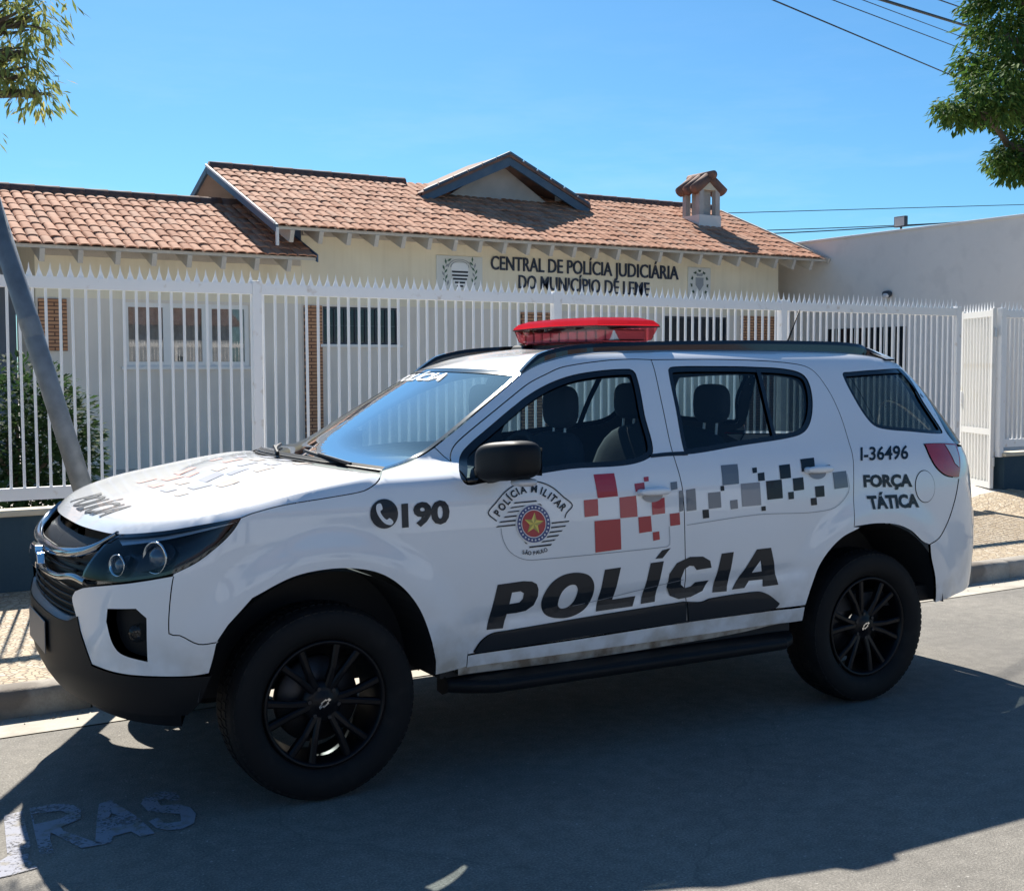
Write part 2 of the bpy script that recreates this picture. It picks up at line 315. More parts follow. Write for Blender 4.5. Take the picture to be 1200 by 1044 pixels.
def tiles():
    m,n,b=nodes('clay_tile'); a=n.nodes.new('ShaderNodeAttribute'); a.attribute_name='tint'; tc=n.nodes.new('ShaderNodeTexCoord')
    oi=n.nodes.new('ShaderNodeObjectInfo'); ad=n.nodes.new('ShaderNodeMath'); ad.operation='ADD'; n.links.new(a.outputs['Fac'],ad.inputs[0]); n.links.new(oi.outputs['Random'],ad.inputs[1])
    fr=n.nodes.new('ShaderNodeMath'); fr.operation='FRACT'; n.links.new(ad.outputs[0],fr.inputs[0])
    r=ramp(n,fr.outputs[0],[(0,(.40,.175,.10)),(.35,(.50,.245,.15)),(.7,(.56,.295,.19)),(1,(.45,.255,.175))])
    t=tex(n,'ShaderNodeTexNoise',7,6,tc.outputs['Object']); k=ramp(n,t.outputs[0],[(.45,(1,1,1)),(.75,(.62,.58,.55))])
    c=mixc(n,1.0,r.outputs[0],k.outputs[0],'MULTIPLY'); n.links.new(c,b.inputs['Base Color']); b.inputs['Roughness'].default_value=.85; b.inputs['Specular IOR Level'].default_value=.2
    bumpn(n,b,t.outputs[0],.3,.01)
tiles()
mat('ridge_tile',(.20,.105,.075),.85,noise=(5,(.08,.06,.06),6,.4,.7))
mat('fence_white',(.88,.88,.88),.5,noise=(11,(.62,.54,.46),8,.62,.80))
mat('gate_white',(.78,.77,.74),.5,noise=(2.5,(.60,.52,.36),6,.60,.80))
mat('fascia_blue',(.05,.10,.16),.6,noise=(5,(.075,.125,.18),5,.4,.7))
mat('barge_white',(.70,.69,.67),.6)
mat('gable_board',(.38,.36,.34),.7,noise=(3,(.45,.42,.39),5,.4,.7))
mat('sign_navy',(.018,.028,.055),.5)
mat('plaque',(.66,.66,.62),.5)
mat('crest_green',(.06,.14,.09),.6); mat('crest_line',(.30,.32,.34),.6); mat('crest_stripe',(.02,.025,.035),.6)
mat('window_frame',(.78,.76,.72),.5); mat('curtain',(.50,.46,.42),.9,noise=(8,(.60,.57,.53),3,.4,.6)); mat('iron_dark',(.03,.04,.055),.5)
glass('pane',(.78,.78,.78),2.2); mat('dark_pane',(.012,.016,.022),.08)
mat('galvanised',(.20,.22,.235),.5,metal=.35,noise=(12,(.14,.155,.17),6,.4,.7))
mat('wire',(.012,.013,.015),.6)
mat('road_white',(.33,.34,.40),.8,noise=(16,(.27,.25,.22),8,.50,.66)); mat('road_blue',(.15,.155,.175),.85,noise=(7,(.21,.20,.18),8,.36,.52))
def worn():
    m=M['road_white']; n=m.node_tree; b=n.nodes['Principled BSDF']; tc=n.nodes.new('ShaderNodeTexCoord'); a=tex(n,'ShaderNodeTexNoise',95,3,tc.outputs['Object']); c=tex(n,'ShaderNodeTexNoise',5,5,tc.outputs['Object'])
    s=n.nodes.new('ShaderNodeMath'); s.operation='ADD'; n.links.new(a.outputs[0],s.inputs[0]); n.links.new(c.outputs[0],s.inputs[1]); r=n.nodes.new('ShaderNodeMapRange'); r.inputs[1].default_value=.78; r.inputs[2].default_value=.98; r.inputs[3].default_value=.12; r.inputs[4].default_value=.9; n.links.new(s.outputs[0],r.inputs[0]); n.links.new(r.outputs[0],b.inputs['Alpha'])
worn()
mat('bark',(.10,.075,.055),.9,bump=(18,.8,.02))
def leafmat(name,c1,c2,c3):
    m,n,b=nodes(name); a=n.nodes.new('ShaderNodeAttribute'); a.attribute_name='tint'
    r=ramp(n,a.outputs['Fac'],[(0,c1),(.5,c2),(1,c3)]); n.links.new(r.outputs[0],b.inputs['Base Color']); b.inputs['Roughness'].default_value=.75; b.inputs['Specular IOR Level'].default_value=.25
    o=n.nodes['Material Output']; t=n.nodes.new('ShaderNodeBsdfTranslucent'); n.links.new(r.outputs[0],t.inputs[0]); x=n.nodes.new('ShaderNodeMixShader'); x.inputs[0].default_value=.38
    n.links.new(b.outputs[0],x.inputs[1]); n.links.new(t.outputs[0],x.inputs[2]); n.links.new(x.outputs[0],o.inputs[0])
leafmat('leaf_right',(.03,.075,.02),(.075,.15,.03),(.19,.26,.055)); leafmat('leaf_left',(.12,.18,.06),(.26,.31,.10),(.52,.46,.14)); leafmat('leaf_bush',(.02,.05,.02),(.035,.075,.025),(.06,.10,.03))
# =====================  helpers  =====================
def link(o,parent=None):
    COL.objects.link(o)
    if parent is not None: o.parent=parent
    return o
def empty(name,loc=(0,0,0),rz=0.0,label=None,cat=None,group=None,parent=None):
    o=bpy.data.objects.new(name,None); o.location=loc; o.rotation_euler=(0,0,rz); o.empty_display_size=.2; link(o,parent); tag(o,label,cat,group); return o
def tag(o,label=None,cat=None,group=None,kind=None):
    if label: o['label']=label
    if cat: o['category']=cat
    if group: o['group']=group
    if kind: o['kind']=kind
    return o
def mesh(name,v,f,m,smooth=False,normals=None,tint=None,mi=None):
    me=bpy.data.meshes.new(name); me.from_pydata([tuple(p) for p in v],[],[tuple(q) for q in f])
    for mm in (m if isinstance(m,(list,tuple)) else [m]): me.materials.append(M[mm])
    if mi: me.polygons.foreach_set('material_index',mi)
    if smooth: me.polygons.foreach_set('use_smooth',[True]*len(me.polygons))
    me.update()
    if normals: me.normals_split_custom_set_from_vertices(normals)
    if tint is not None:
        a=me.attributes.new('tint','FLOAT','POINT'); a.data.foreach_set('value',tint)
    return me
def obj(name,v,f,m,parent=None,smooth=False,**k):
    o=bpy.data.objects.new(name,mesh(name,v,f,m,smooth,**k)); return link(o,parent)
def instance(name,me,parent=None,loc=(0,0,0),rot=(0,0,0),scale=(1,1,1)):
    o=bpy.data.objects.new(name,me); o.location=loc; o.rotation_euler=rot; o.scale=scale; return link(o,parent)
class MB:
    def __init__(s): s.v=[]; s.f=[]
    def add(s,v,f):
        b=len(s.v); s.v+=[tuple(p) for p in v]; s.f+=[tuple(i+b for i in q) for q in f]; return s
    def box(s,a,b):
        x0,y0,z0=a; x1,y1,z1=b
        return s.add([(x0,y0,z0),(x1,y0,z0),(x1,y1,z0),(x0,y1,z0),(x0,y0,z1),(x1,y0,z1),(x1,y1,z1),(x0,y1,z1)],[(0,3,2,1),(4,5,6,7),(0,1,5,4),(1,2,6,5),(2,3,7,6),(3,0,4,7)])
    def bar(s,p,q,w,h,up=(0,0,1)):   # box along p->q
        d=nrm(vadd(q,p,-1)); r=nrm(cross(d,up)); u=cross(r,d); V=[]
        for c in (p,q):
            for a,b in ((-1,-1),(1,-1),(1,1),(-1,1)): V.append(tuple(c[i]+r[i]*w/2*a+u[i]*h/2*b for i in range(3)))
        return s.add(V,[(0,1,2,3)[::-1],(4,5,6,7),(0,1,5,4),(1,2,6,5),(2,3,7,6),(3,0,4,7)])
    def tube(s,pts,rad,n=8,cap=True):
        k=len(pts); V=[]; F=[]
        for i,p in enumerate(pts):
            a=pts[max(0,i-1)]; b=pts[min(k-1,i+1)]; d=nrm(vadd(b,a,-1)); up=(0,0,1) if abs(d[2])<.95 else (1,0,0)
            r=nrm(cross(d,up)); u=cross(r,d); R=rad[i] if isinstance(rad,(list,tuple)) else rad
            for j in range(n):
                t=2*math.pi*j/n; V.append(tuple(p[m]+R*(r[m]*math.cos(t)+u[m]*math.sin(t)) for m in range(3)))
        for i in range(k-1):
            for j in range(n): F.append((i*n+j,i*n+(j+1)%n,(i+1)*n+(j+1)%n,(i+1)*n+j))
        if cap: F.append(tuple(range(n))[::-1]); F.append(tuple((k-1)*n+j for j in range(n)))
        return s.add(V,F)
    def prism(s,poly,a,b,axis=1):  # poly in the two other axes, extruded from a to b
        n=len(poly); V=[]
        for t in (a,b):
            for p in poly:
                V.append((t,p[0],p[1]) if axis==0 else (p[0],t,p[1]) if axis==1 else (p[0],p[1],t))
        return s.add(V,[tuple(range(n)),tuple(range(n,2*n))[::-1]]+[(i,i+n,(i+1)%n+n,(i+1)%n) for i in range(n)])
    def build(s,name,m,parent=None,smooth=False,**k):
        o=obj(name,s.v,s.f,m,parent,smooth,**k); return o
def bevel(o,w=.01,seg=2):
    b=o.modifiers.new('bevel','BEVEL'); b.width=w; b.segments=seg; b.limit_method='ANGLE'; b.angle_limit=.6; return o
def ellipsoid(c,r,p=2.0,nu=20,nv=12):
    V=[];F=[]
    sg=lambda t,e:math.copysign(abs(t)**e,t)
    for i in range(nv+1):
        a=-math.pi/2+math.pi*i/nv
        for j in range(nu):
            b=2*math.pi*j/nu; e=2/p
            V.append((c[0]+r[0]*sg(math.cos(a),e)*sg(math.cos(b),e),c[1]+r[1]*sg(math.cos(a),e)*sg(math.sin(b),e),c[2]+r[2]*sg(math.sin(a),e)))
    for i in range(nv):
        for j in range(nu): F.append((i*nu+j,i*nu+(j+1)%nu,(i+1)*nu+(j+1)%nu,(i+1)*nu+j))
    return V,F
# ---- glyphs from the built-in font, as (verts2d, faces, width, capheight)
_tx={}
def text2d(s,bold=0.0,res=3,extr=0.0):
    k=(s,bold,extr)
    if k in _tx: return _tx[k]
    cu=bpy.data.curves.new('t','FONT'); cu.body=s; cu.size=1; cu.offset=bold; cu.resolution_u=res; cu.extrude=extr
    o=bpy.data.objects.new('t',cu); COL.objects.link(o); dg=bpy.context.evaluated_depsgraph_get(); dg.update()
    ev=o.evaluated_get(dg); me=ev.to_mesh(); V=[tuple(v.co) for v in me.vertices]; Fc=[tuple(p.vertices) for p in me.polygons]
    ev.to_mesh_clear(); bpy.data.objects.remove(o); bpy.data.curves.remove(cu)
    _tx[k]=(V,Fc); return _tx[k]
CAPH=None
def caph(bold):
    V,_=text2d('H',bold); return min(v[1] for v in V),max(v[1] for v in V)
def text_quad(s,quad,bold=0.0,extr=0.0):   # verts mapped into a quad bl,br,tr,tl of any 2-D space -> (x,y,z) list
    V,Fc=text2d(s,bold,extr=extr); y0,y1=caph(bold); x0=min(v[0] for v in V); x1=max(v[0] for v in V); out=[]
    for v in V:
        a=(v[0]-x0)/(x1-x0); b=(v[1]-y0)/(y1-y0)
        out.append(tuple((quad[0][i]*(1-a)+quad[1][i]*a)*(1-b)+(quad[3][i]*(1-a)+quad[2][i]*a)*b for i in range(2))+(v[2],))
    return out,Fc
# ---- planar polygon tools
def pin(p,poly):
    x,y=p; c=False; n=len(poly); j=n-1
    for i in range(n):
        xi,yi=poly[i]; xj,yj=poly[j]
        if (yi>y)!=(yj>y) and x<(xj-xi)*(y-yi)/(yj-yi)+xi: c=not c
        j=i
    return c
def area(P): return .5*sum(P[i-1][0]*P[i][1]-P[i][0]*P[i-1][1] for i in range(len(P)))
def crom(P,step,closed=False):
    n=len(P)
    if n==2 and not closed:
        d=math.dist(P[0],P[1]); k=max(1,int(d/step)); return [tuple(P[0][m]+(P[1][m]-P[0][m])*i/k for m in range(len(P[0]))) for i in range(k+1)]
    out=[]
    R=n if closed else n-1
    for i in range(R):
        p1,p2=P[i],P[(i+1)%n]
        p0=P[i-1] if (closed or i>0) else tuple(2*p1[m]-p2[m] for m in range(len(p1)))
        p3=P[(i+2)%n] if (closed or i+2<n) else tuple(2*p2[m]-p1[m] for m in range(len(p1)))
        d=math.dist(p1,p2); k=max(1,int(math.ceil(d/step)))
        d0=max(math.dist(p0,p1),1e-6); d2=max(math.dist(p2,p3),1e-6)
        m1=[(p2[m]-p0[m])/(d+d0)*d for m in range(len(p1))]; m2=[(p3[m]-p1[m])/(d+d2)*d for m in range(len(p1))]
        for a in range(k):
            t=a/k; t2=t*t; t3=t2*t
            out.append(tuple((2*t3-3*t2+1)*p1[m]+(t3-2*t2+t)*m1[m]+(-2*t3+3*t2)*p2[m]+(t3-t2)*m2[m] for m in range(len(p1))))
    if not closed: out.append(tuple(P[-1]))
    return out
def loop_of(segs,step=.02):
    out=[]
    for s in segs:
        c=crom(s,step)
        if out and math.dist(out[-1],c[0])<1e-4: c=c[1:]
        if out and math.dist(out[-1],c[0])>step*1.5: out+=crom([out[-1],c[0]],step)[1:-1]
        out+=c
    if math.dist(out[-1],out[0])<1e-4: out.pop()
    elif math.dist(out[-1],out[0])>step*1.5: out+=crom([out[-1],out[0]],step)[1:-1]
    return out if area(out)>0 else out[::-1]
def inset(P,d):
    if not d: return P
    n=len(P); out=[]
    for i in range(n):
        a,b,c=P[i-1],P[i],P[(i+1)%n]
        e1=(b[0]-a[0],b[1]-a[1]); e2=(c[0]-b[0],c[1]-b[1]); l1=math.hypot(*e1) or 1; l2=math.hypot(*e2) or 1
        n1=(-e1[1]/l1,e1[0]/l1); n2=(-e2[1]/l2,e2[0]/l2); m=(n1[0]+n2[0],n1[1]+n2[1]); l=math.hypot(*m) or 1; m=(m[0]/l,m[1]/l)
        k=d/max(.5,m[0]*n1[0]+m[1]*n1[1]); out.append((b[0]+m[0]*k,b[1]+m[1]*k))
    return out
def cdt(outer,holes,grid):
    V=[Vector(p) for p in outer]; E=[(i,(i+1)%len(outer)) for i in range(len(outer))]
    for h in holes:
        b=len(V); V+=[Vector(p) for p in h]; E+=[(b+i,b+(i+1)%len(h)) for i in range(len(h))]
    if grid:
        xs=[p[0] for p in outer]; ys=[p[1] for p in outer]; B=[tuple(v) for v in V]
        cell={}
        for q in B: cell.setdefault((int(q[0]/grid//1),int(q[1]/grid//1)),[]).append(q)
        nx=int((max(xs)-min(xs))/grid)+1; ny=int((max(ys)-min(ys))/grid)+1
        for i in range(nx+1):
            for j in range(ny+1):
                p=(min(xs)+i*grid,min(ys)+j*grid)
                if not pin(p,outer) or any(pin(p,h) for h in holes): continue
                ci,cj=int(p[0]/grid//1),int(p[1]/grid//1)
                if any(math.dist(p,q)<grid*.55 for a in (-1,0,1) for b in (-1,0,1) for q in cell.get((ci+a,cj+b),())): continue
                V.append(Vector(p))
    r=delaunay_2d_cdt(V,E,[],0,1e-6)
    pts=[tuple(p) for p in r[0]]; F=[]
    for t in r[2]:
        c=(sum(pts[i][0] for i in t)/len(t),sum(pts[i][1] for i in t)/len(t))
        if pin(c,outer) and not any(pin(c,h) for h in holes): F.append(tuple(t))
    return pts,F
# =====================  the police car  =====================
CAR=empty('police_car',(CAR_X,CAR_Y,0),CAR_ROT,'white police SUV with black lettering and red roof light bar at the kerb','car')
def L(p,side=1): return (p[0],-side*p[1],p[2])
def z2(x,y): return (360+x/2.727,360+y/2.727)
def z3(x,y): return (740+x/2.609,360+y/2.609)
def z4(x,y): return (540+x/2.609,540+y/2.609)
def z5(x,y): return (30+x/3.6,570+y/3.6)
def z10(x,y): return (560+x/10,560+y/10)
def UZ(pts): return [inv(*p) for p in pts]
def surf(name,outer,holes,m,parent,off=0.0,flange=0.0,grid=.035,sides=(1,),smooth=True):
    pts,F=cdt(outer,holes,grid); res=[]
    base=[Soff(u,z,off) for u,z in pts]; nor=[SN(u,z) for u,z in pts]
    V=list(base); N=list(nor); FF=list(F)
    if flange:
        for lp in [outer]+[h[::-1] if area(h)>0 else h for h in holes]:
            n=len(lp); b=len(V); A=[Soff(u,z,off) for u,z in lp]; B=[Soff(u,z,off-flange) for u,z in lp]
            for i in range(n):
                e=vadd(A[(i+1)%n],A[i-1],-1); o=nrm(cross(e,SN(*lp[i]))); V+=[A[i],B[i]]; N+=[o,o]
            for i in range(n):
                j=(i+1)%n; FF.append((b+2*i,b+2*i+1,b+2*j+1,b+2*j))
    for sd in sides:
        v=[L(p,sd) for p in V]; nn=[L(p,sd) for p in N]; f=FF if sd==1 else [t[::-1] for t in FF]
        res.append(obj(name,v,f,m,parent[0] if (isinstance(parent,tuple) and sd==1) else parent[1] if isinstance(parent,tuple) else parent,smooth,normals=nn if smooth else None))
    return res
def pxsegs(segs,gap=.0022,step=.02): return inset(loop_of([UZ(s) for s in segs],step),gap)
BOTH=(1,-1)
# --- shared seam lines (photo pixels -> body surface)
SEAM_F=[(548,767),(545,735),(540,680),(536,630),(532,580),(528.5,541)]                 # fender / front door
SEAM_A=[(528.5,541),(530,526),(540,514),(570,489),(617,451),(640,438.5),(660,430),(710,422.5),(740,421),(763,421.5)]
SEAM_B=[(763,421.5),(776,475),(790,536),(800,575),(803,650),(804,728)]
SEAM_BOT_F=[(548,767),(676,748),(804,728)]
SEAM_BOT_R=[(804,728),(870,719),(943,709)]
SEAM_R=[(763,421.5),(855,421.5),(924,425.5),(951,433),(970,456),(985,487),(997,525),(1000.5,559),(1001,617)]
ARCH_R=[(943,726),(944,709),(949.4,692),(957.5,669),(969,649),(987,630),(1008,618),(1028.7,613.3),(1051.7,615),(1068,622),(1081.6,634.5),(1090.8,653),(1095.4,676),(1095.4,705.7)]
ARCH_F=[(245,789),(250,772),(268,732),(296,701),(342,677),(382,667.6),(418.5,666.7),(449,673.7),(473.7,690.6),(492,715),(504.4,747),(510.5,775),(510,790)]
WS_EDGE=[(447,551.5),(465,546),(481,540),(496,532.5),(509,524),(560,482),(613,437)]
ROOF_EDGE=[(613,437),(626,429.5),(640,424),(672,416.5),(740,413),(815,411.5),(893,411),(985,414),(1022,418),(1045,423.5)]
HL_TOP=[z5(385,200),z5(560,190),z5(750,160),z5(910,130)]
HL_LOW=[z5(910,130),z5(880,180),z5(800,260),z5(720,320),z5(625,368),z5(450,400),z5(262,418)]
HL_IN=[z5(262,418),z5(238,380),z5(290,290),z5(385,200)]
SHUT=[(446.7,552.7),(440,566.7),(426.7,575),(393,581.7),(326.7,593),(283,606.5)]
BSEAM=[z5(625,372),z5(605,620),z5(650,628),z5(730,665),z5(808,657)]
WIN_F=[z2(485,490),z2(490,545),z2(512,568),z2(560,562),z2(820,520),z2(1098,478),z2(1078,340),z2(1050,212),z2(1030,197),z2(880,210),z2(780,240),z2(680,300),z2(560,400),z2(500,455)]
WIN_R=[z3(112,192),z3(125,182),z3(250,180),z3(370,182),z3(480,190),z3(530,210),z3(551,260),z3(552,330),z3(535,375),z3(498,396),z3(330,424),z3(172,450),z3(160,440),z3(135,310)]
WIN_Q=[z3(645,205),z3(665,198),z3(740,192),z3(815,188),z3(832,195),z3(890,285),z3(950,378),z3(945,387),z3(850,380),z3(760,370),z3(730,352),z3(690,295)]
def win_loop(px,gap=0.0): return inset(loop_of([crom(UZ(px),.02,True)],.02),gap)
wf,wr,wq=win_loop(WIN_F),win_loop(WIN_R),win_loop(WIN_Q)
# --- panels
surf('front_fender',pxsegs([SEAM_F[::-1],[(548,767),(547,781)],[(547,781),(510,791)],ARCH_F[::-1][1:10],[(268,732),(253,754)],BSEAM[::-1],HL_LOW[::-1][2:],SHUT[::-1],WS_EDGE[:5],[(509,524),(528.5,541)]]),[],'car_white',CAR,0,.014,.022,BOTH)
dF=surf('front_door',pxsegs([SEAM_F[::-1],SEAM_A,SEAM_B,SEAM_BOT_F[::-1]]),[wf],'car_white',CAR,0,.014,.02,BOTH)
dR=surf('rear_door',pxsegs([SEAM_B[::-1],SEAM_R,[(1001,617)]+ARCH_R[2:7][::-1],[(944,709),(943,709)],SEAM_BOT_R[::-1]]),[wr],'car_white',CAR,0,.014,.02,BOTH)
TL=[z3(893,418),z3(940,416),z3(990,418),z3(1000,450),z3(1003,490),z3(999,521),z3(960,515),z3(930,490),z3(910,456)]
RB_SEAM=[z3(1000,522),z3(985,600),z3(960,670),z3(940,705),z3(912,724)]
surf('body_side',pxsegs([[(509,524),(528.5,541)],SEAM_A,SEAM_R,[(1001,617),(1028.7,613.3),(1051.7,615),(1068,622),(1081.6,634.5),(1089.5,638)],RB_SEAM[::-1],TL[5:]+[TL[0]],[TL[0],TL[1],TL[2]],[TL[2],(1108,505),(1058,432),(1045,423.5)],ROOF_EDGE[::-1],WS_EDGE[4:][::-1]],.0018),[wq],'car_white',CAR,0,.014,.03,BOTH)
surf('sill',pxsegs([[(548,768),(676,749),(804,729),(870,720),(943,711)],[(943,711),(940,727)],[(940,727),(804,746),(676,764),(547,782)],[(547,782),(548,768)]],.001),[],'car_white',CAR,.001,.03,.03,BOTH)
surf('sill_underside',pxsegs([[(540,783),(676,764.5),(804,746.5),(930,729)],[(930,729),(880,741),(824,752),(676,776),(540,794)],[(540,794),(540,783)]],0),[],'dirt_white',CAR,-.02,.03,.04,BOTH)
# --- windows: black seal ring plus glass
for (lp,par,nm) in ((wf,dF,'f'),(wr,dR,'r'),(wq,(CAR,CAR),'q')):
    par=tuple(par); inn=inset(lp,.024 if nm!='q' else .02)
    surf('window_seal',inset(lp,.001),[inn],'black_gloss',par,-.004,.012,.03,BOTH)
    surf('window_glass',inset(lp,.012),[],'side_glass',par,-.012,0,.05,BOTH)
surf('window_divider',loop_of([UZ([z3(380,184),z3(392,184)]),UZ([z3(420,300),z3(446,404)]),UZ([z3(436,406),z3(410,300),z3(380,184)])]),[],'black_gloss',tuple(dR),-.003,.02,.03,BOTH)
surf('belt_trim',loop_of([UZ([z2(1096,470),z2(1150,464),(805,529)]),UZ([(806,533.5),z2(1150,476),z2(1098,481)])]),[],'black_gloss',CAR,.002,.004,.03,BOTH)
# --- black side mouldings
surf('door_molding',loop_of([UZ([z4(38,583),z4(60,550),z4(92,527),z4(140,518)]),UZ([z4(140,518),z4(400,474),z4(683,429)]),UZ([z4(686,490),z4(360,537),z4(42,586)])]),[],'decal_black',(dF[0],dF[1]),.010,.012,.03,BOTH)
surf('door_molding',loop_of([UZ([z4(690,430),z4(735,430),z4(760,420),z4(905,399),z4(935,406),z4(971,433)]),UZ([z4(971,436),z4(958,449),z4(830,470),z4(693,489)])]),[],'decal_black',(dR[0],dR[1]),.010,.012,.03,BOTH)
# --- handles
def handle(par,c,w):
    for sd,p in zip(BOTH,par):
        u,z=inv(*c); P0=S(u,z)
        h=MB(); h.add(*ellipsoid(vadd(P0,(0,.028,.006)),(w/2,.016,.017),2.6)); h.add(*ellipsoid(vadd(P0,(-w/2+.02,.012,.004)),(.02,.022,.015),2.4)); h.add(*ellipsoid(vadd(P0,(w/2-.022,.012,.004)),(.022,.022,.017),2.4))
        hd=obj('door_handle',[L(p_,sd) for p_ in h.v],h.f if sd==-1 else [t[::-1] for t in h.f],'car_white',p,True)
        lp=[(u+.055*math.cos(a*.2618),z-.012+.030*math.sin(a*.2618)) for a in range(24)]
        pts,F=cdt(lp,[],0); o=obj('handle_recess_shade',[L(Soff(a,b,.0036),sd) for a,b in pts],F if sd==1 else [t[::-1] for t in F],'decal_grey2',p,True)  # flat grey patch painted for the shaded hollow behind the handle
handle(dF,(764,577),.165); handle(dR,(957,551),.165)
# --- fuel flap
uf,zf=inv(1084,570)
lp=[(uf+.075*math.cos(a*2*math.pi/40),zf+.082*math.sin(a*2*math.pi/40)) for a in range(40)]
surf('fuel_flap_gap',lp,[inset(lp,.004)],'interior',CAR,.0012,0,0)
surf('fuel_flap',inset(lp,.004),[],'car_white',CAR,.003,.003,.03)
# --- tail lamps
for sd_par in ((CAR,),):
    tl=inset(loop_of([UZ(TL[:3]),UZ(TL[2:6]),UZ(TL[5:]+[TL[0]])]),.003)
    tr=surf('tail_lamp',tl,[],'red_lens',CAR,.006,.03,.025,BOTH)
    cl=loop_of([UZ([z3(955,422),z3(985,424)]),UZ([z3(995,455),z3(998,490)]),UZ([z3(985,478),z3(972,450)])],.015)
    surf('reverse_lens',cl,[],'clear_lens',tuple(tr),.0085,.002,.02,BOTH)
# --- rear: bumper corner, tailgate, rear window
def full_rear(name,z0,z1,m,off,par=CAR,u0=None,grid=.06):
    u0=u0 or 3.55
    for_side=loop_of([[(u0,z0),(UR-.001,z0)],[(UR-.001,z1),(u0,z1)]],.05)
    return surf(name,for_side,[],m,par,off,.01,grid,BOTH)
rb=loop_of([UZ(RB_SEAM),UZ([z3(912,724),(1090.8,653),(1095.4,676),(1095.4,705.7)]),UZ([(1095.4,705.7),(1113.8,699),(1130,691)])+[(3.9,.50),(4.3,.50),(UR-.001,.50)],[(UR-.001,.86),(4.2,.86),(3.75,.88)]+[(inv(*z3(1000,522))[0]+.10,inv(*z3(1000,522))[1]-.1),inv(*z3(1000,522))]],.03)
surf('rear_bumper',inset(rb,.002),[],'car_white',CAR,.003,.014,.035,BOTH)
ut=min(inv(*q)[0] for q in TL[2:6])-.07
tg=loop_of([[(ut+.03,.885),(UR-.001,.885)],[(UR-.001,1.24),(ut+.02,1.24)],[(ut+.02,1.24),(ut+.03,.885)]],.04)
surf('tailgate',tg,[],'car_white',CAR,-.004,.012,.05,BOTH)
rw=loop_of([[(3.56,1.255),(UR-.001,1.255)],[(UR-.001,1.69),(3.50,1.66)]],.05)
surf('rear_window',rw,[],'rear_glass',CAR,0,.004,.05,BOTH)
full_rear('rear_spoiler',1.69,1.75,'car_white',.012,CAR,3.42)
surf('rear_valance',loop_of([[(3.85,.43),(UR-.001,.43)],[(UR-.001,.50),(3.85,.50)]],.05),[],'black_plastic',CAR,-.05,.02,.06,BOTH)
# --- front: white bumper corner, fog recess, lower bumper, headlamp
FOG=[z5(345,515),z5(465,515),z5(510,555),z5(515,740),z5(400,705),z5(365,660),z5(340,570)]
fog=loop_of([UZ(FOG[:2]),UZ(FOG[1:3]),UZ(FOG[2:4]),UZ(FOG[3:]),UZ([FOG[-1],FOG[0]])],.02)
wb=pxsegs([[z5(208,440),z5(250,425),z5(450,405),z5(625,376)],BSEAM,[(254,754),(250,772),(245,789)],[(245,789),z5(700,800),z5(500,800),z5(380,785),z5(280,750)],[z5(280,750),z5(235,620),z5(205,520),z5(195,470),z5(208,440)]])
fbp=surf('front_bumper',wb,[fog],'car_white',CAR,0,.05,.03,BOTH)
surf('fog_recess',inset(fog,-.01),[],'black_plastic',tuple(fbp),-.045,0,.04,BOTH)
uc,zc=inv(*z5(455,625))
for sd,p in zip(BOTH,fbp):
    c=Soff(uc,zc,-.03); V,F=ellipsoid(c,(.035,.02,.035),2.2); obj('fog_lamp',[L(q,sd) for q in V],F,'lamp_glass',p,True)
lip=UZ([z5(110,480)])[0]
WBL=UZ([z5(280,750),z5(235,620),z5(205,520)])
lb=loop_of([UZ([(243,792),z5(700,803),z5(500,803),z5(380,789),z5(278,754)]),[WBL[0],WBL[1],(WBL[1][0]-.03,.735)],[(WBL[1][0]-.03,.735),(-1.15,.705),(-1.4,.70),(UF+.001,.70)],[(UF+.001,.405),(-1.3,.40),(-1.0,.40),(-.75,.40),(-.55,.405)],[(-.55,.405),(-.50,.45),(-.455,.55)]],.03)
surf('lower_bumper',lb,[],'black_plastic',CAR,.004,.05,.04,BOTH)
surf('front_skid',loop_of([[(-.60,.335),(-1.0,.33),(UF+.001,.33)],[(UF+.001,.41),(-1.0,.41),(-.58,.41)]],.04),[],'black_plastic',CAR,-.02,.05,.05,BOTH)
for sd in BOTH:   # sloping ledge between the bumper edge and the grille
    P_=crom([(WBL[1][0]-.03,.735),(-1.15,.705),(-1.4,.70),(UF+.001,.70)],.05); V=[];F=[]
    for u,z in P_: V+=[L(Soff(u,z-.004,.004),sd),L(Soff(u,z+.012,-.008),sd),L(Soff(u,z+.03,-.05),sd)]
    for i in range(len(P_)-1):
        for j in range(2): F.append((3*i+j,3*i+3+j,3*i+4+j,3*i+1+j))
    obj('bumper_ledge',V,F,'black_satin',CAR,True)
# number plate, a flat sheet bolted to the bumper
xp=S(UF,.6)[0]-.010
pl=MB().box((xp-.004,-.20,.535),(xp,.20,.665)).build('number_plate','plate',CAR); bevel(pl,.003)
ob=MB(); ob.box((xp-.006,-.17,.56),(xp-.0045,.17,.563)); 
